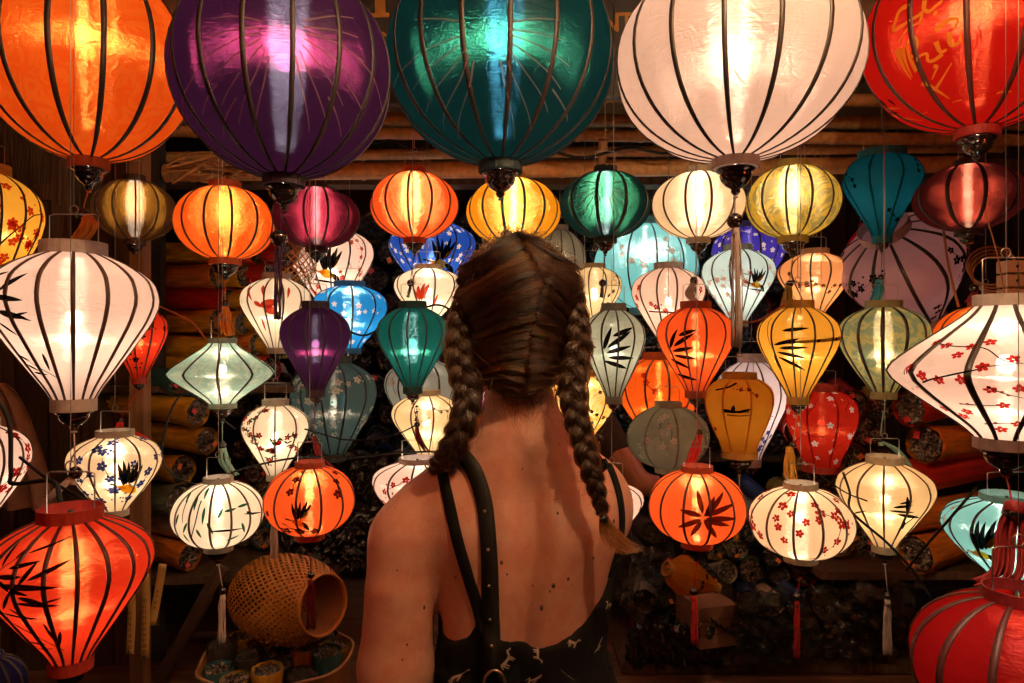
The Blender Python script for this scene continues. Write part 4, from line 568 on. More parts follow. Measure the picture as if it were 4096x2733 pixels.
# ------------------------------------------------------------------ people: one distance field per body, skinned as one surface
class Field:
    def __init__(self, lo, hi, h):
        self.lo = np.array(lo, float); self.h = h
        self.n = np.ceil((np.array(hi) - self.lo) / h).astype(int) + 1
        self.D = np.full(tuple(self.n), .2, np.float32)
    def sub(self, lo, hi, pad):
        a = np.maximum(np.floor((np.minimum(lo, hi) - pad - self.lo) / self.h).astype(int), 0)
        b = np.minimum(np.ceil((np.maximum(lo, hi) + pad - self.lo) / self.h).astype(int) + 1, self.n)
        sl = tuple(slice(i, j) for i, j in zip(a, b))
        g = np.meshgrid(*[self.lo[k] + self.h * np.arange(a[k], b[k]) for k in range(3)], indexing='ij')
        return sl, g
    def join(self, sl, d, k):
        A = self.D[sl]
        if k <= 0: self.D[sl] = np.minimum(A, d); return
        hh = np.clip(.5 + .5 * (A - d) / k, 0, 1)
        self.D[sl] = A * (1 - hh) + d * hh - k * hh * (1 - hh)
    def cone(self, a, b, r0, r1, k=.02, flat=None):
        a = np.array(a, float); b = np.array(b, float)
        sl, (X, Y, Z) = self.sub(a, b, max(r0, r1) + .06 + k)
        d = b - a; L = d @ d
        t = np.clip(((X - a[0]) * d[0] + (Y - a[1]) * d[1] + (Z - a[2]) * d[2]) / L, 0, 1)
        q = np.sqrt((X - a[0] - t * d[0]) ** 2 + (Y - a[1] - t * d[1]) ** 2 + (Z - a[2] - t * d[2]) ** 2)
        self.join(sl, q - (r0 + t * (r1 - r0)), k)
    def ball(self, c, r, k=.02):
        c = np.array(c, float); r = np.array(r, float) * np.ones(3)
        sl, (X, Y, Z) = self.sub(c - r, c + r, .06 + k)
        q = np.sqrt(((X - c[0]) / r[0]) ** 2 + ((Y - c[1]) / r[1]) ** 2 + ((Z - c[2]) / r[2]) ** 2)
        self.join(sl, (q - 1) * r.min(), k)
    def stack(self, rows, k=.02, p=2.3):
        """rows of z, cx, cy, half width, half depth"""
        R = np.array(rows, float); zz = self.lo[2] + self.h * np.arange(self.n[2])
        c = [np.interp(zz, R[:, 0], R[:, i]) for i in range(1, 5)]
        for _ in range(3): c = [np.convolve(np.pad(v, 3, mode='edge'), np.ones(7) / 7, 'valid') for v in c]
        X = (self.lo[0] + self.h * np.arange(self.n[0]))[:, None, None]; Y = (self.lo[1] + self.h * np.arange(self.n[1]))[None, :, None]
        q = (np.abs((X - c[0]) / c[2]) ** p + np.abs((Y - c[1]) / c[3]) ** p) ** (1 / p)
        d = (q - 1) * np.minimum(c[2], c[3])
        d = np.maximum(d, np.maximum(zz - R[-1, 0], R[0, 0] - zz)[None, None, :]).astype(np.float32)
        self.join((slice(None),) * 3, d, k)
    def grid(self): return np.meshgrid(*[self.lo[k] + self.h * np.arange(self.n[k]) for k in range(3)], indexing='ij')
def skin_field(D, lo, h):
    """surface nets"""
    S = D < 0; nx, ny, nz = D.shape
    P = np.zeros((nx - 1, ny - 1, nz - 1, 3), np.float32); C = np.zeros((nx - 1, ny - 1, nz - 1), np.float32)
    cor = [(i, j, k) for i in (0, 1) for j in (0, 1) for k in (0, 1)]
    def cs(o): return tuple(slice(o[a], D.shape[a] - 1 + o[a]) for a in range(3))
    for i, a in enumerate(cor):
        for b in cor[i + 1:]:
            if sum(abs(p - q) for p, q in zip(a, b)) != 1: continue
            da, db = D[cs(a)], D[cs(b)]; m = (da < 0) != (db < 0); t = da / np.where(m, da - db, 1)
            for ax in range(3): P[..., ax] += np.where(m, a[ax] + t * (b[ax] - a[ax]), 0)
            C += m
    act = C > 0; idx = np.full(act.shape, -1, np.int64); idx[act] = np.arange(act.sum())
    I = np.argwhere(act); V = (I + P[act] / C[act][:, None]) * h + np.array(lo); F = []
    for ax in range(3):
        u, w = [(1, 2), (2, 0), (0, 1)][ax]
        s0 = [slice(None)] * 3; s1 = [slice(None)] * 3; s0[ax] = slice(0, -1); s1[ax] = slice(1, None)
        e = S[tuple(s0)] != S[tuple(s1)]; E = np.argwhere(e); E = E[(E[:, u] > 0) & (E[:, w] > 0)]
        E = E[(E[:, u] < D.shape[u] - 1) & (E[:, w] < D.shape[w] - 1)]
        def at(du, dw):
            q = E.copy(); q[:, u] += du; q[:, w] += dw; return idx[q[:, 0], q[:, 1], q[:, 2]]
        Q = np.stack([at(-1, -1), at(0, -1), at(0, 0), at(-1, 0)], 1); fl = S[E[:, 0], E[:, 1], E[:, 2]]
        Q[~fl] = Q[~fl][:, ::-1]; F.append(Q)
    return V, np.concatenate(F)
def relax(V, F, n=3, k=.5):
    e = np.concatenate([F[:, [0, 1]], F[:, [1, 2]], F[:, [2, 3]], F[:, [3, 0]]]); e = np.concatenate([e, e[:, ::-1]])
    cnt = np.bincount(e[:, 0], minlength=len(V)).astype(float)[:, None]
    for _ in range(n):
        s = np.stack([np.bincount(e[:, 0], weights=V[e[:, 1], a], minlength=len(V)) for a in range(3)], 1)
        V = V + k * (s / np.maximum(cnt, 1) - V)
    return V
def field_mesh(name, f, mat, parent, n=3, D=None):
    V, F = skin_field(f.D if D is None else D, f.lo, f.h); V = relax(V, F, n)
    me = bpy.data.meshes.new(name); me.from_pydata(V.tolist(), [], F.tolist()); me.materials.append(mat)
    me.polygons.foreach_set('use_smooth', [True] * len(F)); me.update()
    return link(name, me, parent), BVHTree.FromPolygons(V.tolist(), F.tolist())
def skin_mat(name, col, sss):
    m, nt = newmat(name); out = N(nt, 'ShaderNodeOutputMaterial'); p = N(nt, 'ShaderNodeBsdfPrincipled'); nt.links.new(p.outputs[0], out.inputs[0])
    tc = N(nt, 'ShaderNodeTexCoord')
    a = N(nt, 'ShaderNodeTexNoise', Vector=tc.outputs['Object'], Scale=28.0, Detail=6.0, Roughness=.65)
    b = N(nt, 'ShaderNodeTexNoise', Vector=tc.outputs['Object'], Scale=420.0, Detail=3.0)
    v = N(nt, 'ShaderNodeTexVoronoi', Vector=tc.outputs['Object'], Scale=62.0)
    fr = N(nt, 'ShaderNodeMapRange', Value=v.outputs['Distance'], i1=.06, i2=.16, i3=1.0, i4=0.0)
    sel = N(nt, 'ShaderNodeSeparateColor', Color=v.outputs['Color']); th = N(nt, 'ShaderNodeMath', _operation='GREATER_THAN', i0=sel.outputs[0], i1=.78)
    fm = N(nt, 'ShaderNodeMath', _operation='MULTIPLY', i0=fr.outputs[0], i1=th.outputs[0]); fk = N(nt, 'ShaderNodeMath', _operation='MULTIPLY', i0=fm.outputs[0], i1=.55)
    mr = N(nt, 'ShaderNodeMapRange', Value=a.outputs['Fac'], i1=.3, i2=.72)
    mx = N(nt, 'ShaderNodeMix', _data_type='RGBA', i0=mr.outputs[0]); mx.inputs[6].default_value = c4(col); mx.inputs[7].default_value = c4((col[0] * .86, col[1] * .62, col[2] * .55))
    m2 = N(nt, 'ShaderNodeMix', _data_type='RGBA', i0=fk.outputs[0]); nt.links.new(mx.outputs[2], m2.inputs[6]); m2.inputs[7].default_value = c4((col[0] * .45, col[1] * .3, col[2] * .25))
    nt.links.new(m2.outputs[2], p.inputs['Base Color'])
    rr = N(nt, 'ShaderNodeMapRange', Value=b.outputs['Fac'], i3=.32, i4=.50); nt.links.new(rr.outputs[0], p.inputs['Roughness'])
    bp = N(nt, 'ShaderNodeBump', Strength=.5, Distance=.0016, Height=b.outputs['Fac']); nt.links.new(bp.outputs[0], p.inputs['Normal'])
    p.inputs['Subsurface Weight'].default_value = sss; p.inputs['Subsurface Radius'].default_value = (1, .35, .2); p.inputs['Subsurface Scale'].default_value = .006
    p.inputs['Specular IOR Level'].default_value = .55
    return m
M_skin = skin_mat('fair_skin', (.76, .41, .30), .2)
M_skin2 = skin_mat('tanned_skin', (.40, .19, .11), 0)
def hair_mat(name, mel, red):
    m, nt = newmat(name); out = N(nt, 'ShaderNodeOutputMaterial'); p = N(nt, 'ShaderNodeBsdfHairPrincipled')
    p.parametrization = 'MELANIN'; p.inputs['Melanin'].default_value = mel; p.inputs['Melanin Redness'].default_value = red
    p.inputs['Roughness'].default_value = .32; p.inputs['Radial Roughness'].default_value = .42; p.inputs['Random Roughness'].default_value = .3
    hi = N(nt, 'ShaderNodeHairInfo'); nt.links.new(hi.outputs['Random'], p.inputs['Random']); p.inputs['Random Color'].default_value = .55
    nt.links.new(p.outputs[0], out.inputs[0]); return m
M_hair = hair_mat('brown_hair', .62, .58)
M_hair_dark = hair_mat('dark_brown_hair', .84, .5)
M_hair_mid = hair_mat('light_brown_hair', .44, .6)
M_hair_tip = hair_mat('blond_hair_tips', .30, .55)
M_hairbase = principled('hair_base', (.022, .011, .007), rough=.6, noise=(60, .5), scale=(1, 1, .2))
def strands(name, paths, rad, mat, parent):
    hc = bpy.data.hair_curves.new(name); hc.add_curves([len(p) for p in paths])
    P = np.concatenate([np.asarray(p, np.float32) for p in paths])
    hc.attributes['position'].data.foreach_set('vector', P.ravel())
    r = np.concatenate([np.linspace(rad, rad * .55, len(p)) for p in paths]).astype(np.float32)
    (hc.attributes.get('radius') or hc.attributes.new('radius', 'FLOAT', 'POINT')).data.foreach_set('value', r)
    hc.materials.append(mat); return link(name, hc, parent)

# ---- the woman in front
woman = thing('person', 'woman seen from behind with two brown braids and a low backed black dress', 'person', (0, 0, 0))
def build_body(f, arms=True):
    T = [(.84, .018, 1.19, .165, .118), (.92, .018, 1.19, .138, .104), (.99, .016, 1.187, .133, .103), (1.06, .014, 1.185, .140, .107), (1.13, .014, 1.186, .158, .110), (1.20, .014, 1.188, .168, .106), (1.255, .016, 1.19, .150, .092), (1.30, .014, 1.185, .098, .074), (1.345, .013, 1.18, .066, .064)]
    f.stack(T, .02)
    f.cone((.013, 1.165, 1.40), (.013, 1.178, 1.30), .060, .074, .03)                                         # neck
    f.cone((-.020, 1.172, 1.308), (-.146, 1.178, 1.218), .052, .049, .05); f.cone((.04, 1.172, 1.325), (.138, 1.185, 1.255), .050, .048, .045)   # trapezius
    f.ball((-.178, 1.172, 1.158), (.061, .057, .064), .045); f.ball((.142, 1.195, 1.205), (.052, .056, .060), .04)
    f.cone((.128, 1.20, 1.17), (.080, 1.19, 1.00), .055, .045, .04)
    f.cone((-.115, 1.20, 1.15), (-.104, 1.195, 1.10), .050, .044, .04)
    return T
def shape_back(f):
    X, Y, Z = f.grid(); back = np.clip((1.17 - Y) / .05, 0, 1)
    xs = np.interp(Z, [.95, 1.05, 1.18, 1.30], [.006, .018, .034, .030]); on = np.clip((1.33 - Z) / .08, 0, 1) * np.clip((Z - .9) / .08, 0, 1)
    f.D += back * on * (.0145 * np.exp(-((X - xs) / .016) ** 2) - .0085 * np.exp(-((X - xs - .042) / .022) ** 2) - .0085 * np.exp(-((X - xs + .042) / .022) ** 2))
    for sx, zc in ((-.085, 1.19), (.115, 1.185)):
        u = (X - sx) / .052; w = (Z - zc - .25 * np.abs(X - sx)) / .072
        f.D -= back * .013 * np.exp(-(u * u + w * w) * 1.2)
    f.D -= back * .006 * np.exp(-((X - .03) / .016) ** 2 - ((Z - 1.335) / .018) ** 2)      # vertebra at the base of the neck
    del X, Y, Z
f = Field((-.34, .98, -.01), (.30, 1.62, 1.70), .0066)
build_body(f); shape_back(f)
# left arm hanging, right arm bent forward
f.cone((-.180, 1.165, 1.160), (-.189, 1.153, 1.085), .059, .058, .03); f.cone((-.189, 1.153, 1.085), (-.196, 1.150, .95), .058, .061, .006); f.cone((-.196, 1.150, .95), (-.202, 1.150, .86), .061, .045, .02)
f.cone((-.202, 1.150, .86), (-.195, 1.20, .76), .043, .036, .015); f.cone((-.195, 1.20, .76), (-.185, 1.245, .665), .034, .025, .01)
f.cone((.150, 1.20, 1.21), (.135, 1.40, 1.10), .056, .042, .03); f.cone((.135, 1.40, 1.10), (.07, 1.47, 1.26), .040, .027, .015)
def hand(w, d, s):
    w = np.array(w); d = np.array(d) / np.linalg.norm(d); side = np.array(s, float); nrm = np.cross(d, side)
    f.cone(w, w + d * .075, .022, .026, .012); f.cone(w + side * .018, w + side * .02 + d * .07, .014, .016, .012); f.cone(w - side * .018, w - side * .02 + d * .068, .014, .015, .012)
    for i, (o, L) in enumerate(((-.030, .060), (-.010, .072), (.010, .078), (.030, .070))):
        b = w + side * o + d * .078; m = b + d * L * .5 + nrm * .006; e = m + d * L * .32 + nrm * .018
        f.cone(b, m, .0095, .0088, .003); f.cone(m, e, .0088, .0078, .002)
    t0 = w + side * .025 + d * .02; t1 = t0 + side * .028 + d * .03 + nrm * .008; f.cone(t0, t1, .013, .0105, .006); f.cone(t1, t1 + d * .028 + nrm * .012, .0105, .0088, .002)
hand((-.185, 1.25, .655), (.02, .25, -1), (0, 1, .25)); hand((.066, 1.478, 1.275), (-.35, .25, 1), (0, -1, .2))
# head with a face looking away from the camera
hx, hy, hz = .012, 1.175, 1.562
f.ball((hx, hy, hz), (.074, .094, .100), .02); f.ball((hx, hy + .035, hz - .055), (.056, .060, .070), .03); f.ball((hx, hy + .078, hz - .105), (.022, .020, .018), .02)
f.cone((hx, hy + .092, hz + .005), (hx, hy + .112, hz - .028), .008, .012, .012); f.ball((hx, hy + .095, hz - .062), (.024, .010, .010), .008)
for sx in (-1, 1):
    f.ball((hx + sx * .032, hy + .086, hz + .006), (.014, .010, .009), .006); f.ball((hx + sx * .078, hy + .01, hz - .02), (.010, .020, .032), .008)
    f.cone((hx + sx * .02, hy + .094, hz + .026), (hx + sx * .045, hy + .084, hz + .026), .007, .006, .012)
# legs
for sx in (-1, 1):
    x = .018 + sx * .085
    f.cone((x, 1.19, .86), (x + sx * .005, 1.185, .47), .085, .052, .03); f.cone((x + sx * .005, 1.185, .47), (x, 1.165, .09), .054, .036, .02)
    f.cone((x, 1.165, .05), (x + sx * .02, 1.33, .03), .038, .030, .02)
body, body_bvh = field_mesh('body', f, M_skin, woman, 4)
# ---- dress: low back, gathers under the edge
M_dress = principled('black_cotton', (.0045, .004, .004), rough=.95, spec=.12, bump=(220, .25, .001), noise=(300, .7))
fd = Field((-.34, .94, .38), (.38, 1.46, 1.22), .0062)
T = build_body(fd); shape_back(fd)
X, Y, Z = fd.grid()
px = [-.150, -.124, -.095, -.070, -.058, -.049, -.036, -.010, .040, .085, .115, .150, .172, .186, .21]
pz = [1.000, 1.004, 1.010, 1.025, 1.048, 1.072, 1.042, 1.026, 1.016, 1.026, 1.042, 1.078, 1.124, 1.165, 1.18]
zn = np.interp(X, px, pz); fr = np.clip((Y - 1.19) / .05, 0, 1); zn = zn * (1 - fr) + 1.17 * fr
below = np.clip((zn - Z) / .02, 0, 1)
ang = np.arctan2(X - .018, 1.19 - Y)
fold = np.sin(ang * 34 + 2.5 * np.sin(ang * 5)) * .5 + np.sin(ang * 57 + 1) * .3
dd = fd.D - .005 - below * .004 * (1 + fold * np.clip((zn - Z - .012) / .03, 0, 1))
rk = np.interp(Z, [.38, .80, .93], [.245, .185, .150]) + .006 * np.sin(ang * 16) * np.clip((.97 - Z) / .2, 0, 1)
sk = np.hypot((X - .018), (Y - 1.19) / .82) - rk; sk = np.maximum(sk, Z - .94)
h_ = np.clip(.5 + .5 * (dd - sk) / .03, 0, 1); dd = dd * (1 - h_) + sk * h_ - .03 * h_ * (1 - h_)
dd = np.maximum(dd, Z - zn); dd = np.maximum(dd, .40 - Z)
arm = np.minimum(np.hypot(X + .194, Y - 1.152) - .063, 1); dd = np.where(Z > .80, np.maximum(dd, -arm * np.clip((X < -.10), 0, 1) - (X >= -.10)), dd)
dress, dress_bvh = field_mesh('dress', fd, M_dress, woman, 2, dd.astype(np.float32)); del X, Y, Z, zn, dd, sk, rk, ang, fold, below, fr, h_, arm
def onto(x, z, off, bvhs, ax=.0):
    """nearest surface seen from behind at this x, z"""
    best = None
    for b in bvhs:
        p, n, i, d = b.ray_cast(Vector((x, .5, z)), Vector((0, 1, 0)))
        if p is not None and (best is None or p.y < best[0].y): best = (p, n)
    if best is None:
        for b in bvhs:
            p, n, i, d = b.find_nearest(Vector((x, 1.12, z)))
            if best is None or d < best[2]: best = (p, n, d)
    n = best[1]; n = -n if n.y > .2 else n
    return best[0] + n * off
M_leather = principled('black_leather', (.008, .007, .006), rough=.6, spec=.12, bump=(160, .2, .001))
M_brass = principled('worn_brass', (.55, .42, .26), rough=.3, metal=1)
M_zebra = principled('pale_print', (.42, .31, .23), rough=.9)
both = [body_bvh, dress_bvh]
def strap(name, pts, w, mat, th=.004, bvhs=both, n=7):
    sp = spline(pts, n); mb = MB(); vs = []
    for i, (x, z) in enumerate(sp):
        a, b = sp[max(i - 1, 0)], sp[min(i + 1, len(sp) - 1)]; dx, dz = b[0] - a[0], b[1] - a[1]; L = math.hypot(dx, dz) or 1; nx, nz = -dz / L, dx / L
        for o in (.0008, th):
            for s in (-.5, 0, .5): vs.append(onto(x + nx * w * s, z + nz * w * s, o, bvhs))
    for i in range(len(sp) - 1):
        a = 6 * i; b = a + 6
        mb_f = [(a + 3, a + 4, b + 4, b + 3), (a + 4, a + 5, b + 5, b + 4), (a, a + 3, b + 3, b), (a + 5, a + 2, b + 2, b + 5), (a + 1, a, b, b + 1), (a + 2, a + 1, b + 1, b + 2)]
        mb.f.extend(mb_f); mb.m.extend([0] * 6)
    mb.v = [tuple(p) for p in vs]
    return mb.build(name, mat, woman)
K = .000702
def q(x, y): return ((x - 1175) * K, 1.5 - (y - 784) * K)
strap('dress_strap', [q(1004, 1068), q(1030, 1150), q(1052, 1230), q(1078, 1320), q(1098, 1385), q(1112, 1440)], .018, M_dress, .003)
strap('dress_strap', [q(1380, 1040), q(1408, 1085), q(1428, 1150), q(1434, 1220), q(1426, 1280), q(1408, 1345)], .010, M_dress, .003)
t_bag = thing('shoulder_bag', 'black leather bag strap with brass studs over the woman\'s left shoulder', 'bag')
bs = strap('bag_strap', [q(1062, 1052), q(1090, 1085), q(1112, 1150), q(1122, 1230), q(1127, 1320), q(1129, 1420), q(1130, 1520), q(1130, 1600)], .026, M_leather, .006)
bs.parent = t_bag
for x, y in ((1114, 1170), (1123, 1250), (1127, 1330), (1129, 1405), (1130, 1460)):
    mb = MB(); p = onto(*q(x, y), .0065, both); mb.ball(p, .0028, 8, 5, 0, (1, .6, 1)); mb.build('stud', M_brass, t_bag)
p = onto(*q(1133, 1545), .012, both); mb = MB()
mb.tube([p + Vector((.017 * math.cos(a), -.002, .024 * math.sin(a))) for a in np.linspace(0, 2 * PI, 24)], .0022, 6, 0, None, False); mb.build('buckle_ring', M_brass, t_bag)
mb = MB(); mb.box((-.045, 1.055, .74), (.25, .06, .19)); mb.build('bag_body', M_leather, t_bag)
# zebras printed on the cotton
def zebra(x, y, s, flip=1, name='zebra_print'):
    mb = MB(); x0, z0 = q(x, y); ca, sa = math.cos(x * .9) , math.sin(x * .9) * .8
    def poly(pts, off=.0012):
        mb.add([onto(x0 + (u * ca - v * sa) * s * flip, z0 + (u * sa + v * abs(ca)) * s, off, [dress_bvh]) for u, v in pts], [tuple(range(len(pts)))])
    poly([(-.52, -.14), (-.2, -.20), (.2, -.18), (.5, -.08), (.52, .12), (.2, .10), (-.2, .14), (-.48, .17)])
    poly([(.44, -.02), (.56, .02), (.86, .46), (.66, .48), (.46, .14)], .0016); poly([(.66, .40), (.76, .60), (1.08, .40), (1.0, .30), (.84, .38)], .002)
    for u, l in ((-.48, -.66), (-.28, -.60), (.24, -.62), (.40, -.68)): poly([(u, -.08), (u + .15, -.08), (u + .10, l), (u + .02, l)], .0018)
    poly([(-.46, .14), (-.56, .16), (-.70, -.30), (-.62, -.32)], .0016)
    mb.build(name, M_zebra, woman, False)
for a in ((1160, 1500, .021, 1), (1234, 1484, .014, 1), (1226, 1538, .022, 1), (1296, 1534, .021, -1), (1312, 1466, .012, 1), (1380, 1490, .017, 1), (1050, 1552, .021, -1), (1404, 1408, .011, -1)): zebra(*a)
# moles
M_mole = principled('mole', (.10, .035, .022), rough=.6)
for x, y, r in ((1152, 1278, 4.6), (1140, 1301, 6.5), (1164, 1304, 2.5), (1268, 1330, 5.5), (1260, 1343, 2.5), (1301, 1318, 4), (1360, 1277, 3.5), (1242, 1382, 6), (1222, 1338, 2.6), (1412, 1204, 5), (1046, 1322, 2.8), (970, 1403, 4.8), (935, 1478, 3), (911, 1309, 2.2), (1278, 1172, 3), (925, 1510, 2.4), (1199, 1076, 2.2)):
    mb = MB(); mb.ball(onto(*q(x, y), .0001, [body_bvh]), r * K * 1.0, 8, 5, 0, (.8, .35, 1.15)); mb.build('mole', M_mole, woman)
# ---- hair
fh = Field((-.12, 1.04, 1.36), (.14, 1.32, 1.72), .005)
fh.ball((hx, hy - .004, hz + .012), (.089, .106, .106), .02); fh.ball((hx - .002, hy - .042, hz - .095), (.068, .056, .082), .03)
X, Y, Z = fh.grid(); fh.D = np.maximum(fh.D, (Y - (hy + .030) - .55 * (Z - (hz + .035)))).astype(np.float32); del X, Y, Z
cap, cap_bvh = field_mesh('hair_base', fh, M_hairbase, woman, 3)
KH = .000716
def qh(x, y): return ((x - 1175) * KH, 1.5 - (y - 784) * KH)
rnd = random.Random(3)
def on_cap(x, z, off):
    p, n, i, d = cap_bvh.ray_cast(Vector((x, .9, z)), Vector((0, 1, 0)))
    if p is None: p, n, i, d = cap_bvh.find_nearest(Vector((x, 1.12, z)))
    return p + n * off
part = [(1188, 548), (1205, 590), (1228, 628), (1243, 655), (1230, 700), (1216, 760), (1206, 830), (1198, 905)]
brL = [(1104, 582), (1072, 640), (1056, 710), (1050, 780), (1056, 850), (1076, 905)]
brR = [(1272, 580), (1308, 640), (1328, 710), (1334, 780), (1326, 850), (1310, 900)]
def lerp(P, t):
    t = min(max(t, 0), 1) * (len(P) - 1); i = min(int(t), len(P) - 2); u = t - i
    return P[i][0] + (P[i + 1][0] - P[i][0]) * u, P[i][1] + (P[i + 1][1] - P[i][1]) * u
paths = []; tips = []; tone = ([], [], [], [])
for side in (0, 1):
    B = brL if side == 0 else brR
    NC = 28
    locks = []
    for c in range(NC):
        t0 = (c + rnd.uniform(-.25, .25)) / NC
        locks.append((t0, min(1, max(0, t0 * .82 + .18 + rnd.gauss(0, .025))), rnd.uniform(-14, 16), rnd.uniform(.6, 1.5), rnd.choice((0, 0, 1, 1, 1, 2, 2, 3)), rnd.uniform(0, 6)))
    for k in range(4200):
        t0, e0, sag, fat, light, ph = rnd.choice(locks); dv = rnd.uniform(-1, 1); stray = rnd.random() < .12
        S = lerp(part, t0 + dv * .62 / NC + (rnd.gauss(0, .02) if stray else 0)); E = lerp(B, e0 + dv * .22 / NC + (rnd.gauss(0, .05) if stray else 0))
        S = (S[0] + rnd.uniform(-4, 4), S[1] + rnd.uniform(-5, 5))
        c1 = (S[0] + (E[0] - S[0]) * .45, S[1] + (E[1] - S[1]) * .30 + (18 - 50 * t0) * (1 if side == 0 else .8) + sag + rnd.gauss(0, 3))
        hgt = (1 - dv * dv) * .0085 * fat; am = rnd.uniform(.5, 3.5); p2 = rnd.uniform(0, 6); pth = []
        for i in range(14):
            u = i / 13; x = (1 - u) ** 2 * S[0] + 2 * u * (1 - u) * c1[0] + u * u * E[0]; y = (1 - u) ** 2 * S[1] + 2 * u * (1 - u) * c1[1] + u * u * E[1]
            y += am * math.sin(p2 + u * 6) * math.sin(PI * u) * (2 if stray else .6) + 3 * math.sin(ph + u * 4) * u
            pth.append(on_cap(*qh(x, y), .0012 + (hgt + (rnd.random() * .0035 if stray else .0008 * abs(math.sin(k)))) * min(1, .25 + 1.6 * math.sin(PI * min(u * .8 + .1, 1))) + .017 * max(0, u - .62) / .38 * (1 - .5 * t0)))
        tone[light if rnd.random() < .8 else rnd.randrange(3)].append(pth)
mb = MB(); vs = []
pp = spline([(x, y) for x, y in part[1:6]], 6)
for i, (x, y) in enumerate(pp):
    wv = 2.2 + 4.0 * math.exp(-((y - 655) / 40) ** 2)
    for s_ in (-1, 0, 1): vs.append(on_cap(*qh(x + s_ * wv, y), .0016))
mb.add(vs, [(3 * i + k, 3 * i + k + 1, 3 * i + k + 4, 3 * i + k + 3) for i in range(len(pp) - 1) for k in (0, 1)]); mb.build('parting', M_skin, woman)
# top and front of the head
for k in range(2600):
    a = rnd.uniform(-1, 1); x0 = hx + a * .085; y0 = hy + rnd.uniform(-.06, .06); pth = []
    for i in range(9):
        u = i / 8; x = hx + (x0 - hx) * (.1 + .9 * u) if rnd else 0; yy = y0 - .03 * u
        p, n, ii, d = cap_bvh.ray_cast(Vector((x, yy, 1.85)), Vector((0, 0, -1)))
        if p is None: p, n, ii, d = cap_bvh.find_nearest(Vector((x, yy, 1.62)))
        pth.append(p + n * (.0015 + abs(math.sin(k)) * .003))
    paths.append(pth)
# nape wisps
main = paths; paths = []
for k in range(420):
    x = rnd.gauss(1200, 42); y = rnd.uniform(850, 925); L = rnd.uniform(20, 90) * rnd.random(); cu = rnd.gauss(0, 16); pth = []
    for i in range(10):
        u = i / 9; X_, Z_ = qh(x + cu * u * u * 1.5 + 4 * math.sin(3 * u + k), y + L * u)
        pth.append(onto(X_, Z_, .002 + .004 * u + .003 * rnd.random(), [body_bvh, cap_bvh]))
    paths.append(pth)
for pts in ([(1190, 905), (1186, 955), (1196, 990), (1222, 1008)], [(1255, 900), (1275, 925), (1300, 930), (1320, 915)], [(1215, 905), (1222, 940), (1216, 965)]):
    for k in range(7):
        j = rnd.gauss(0, 4); pth = [onto(*qh(x + j + rnd.gauss(0, .6), y + rnd.gauss(0, 2)), .003 + .002 * rnd.random(), [body_bvh, cap_bvh]) for x, y in spline(pts, 5)]; paths.append(pth[:rnd.randrange(8, len(pth))])
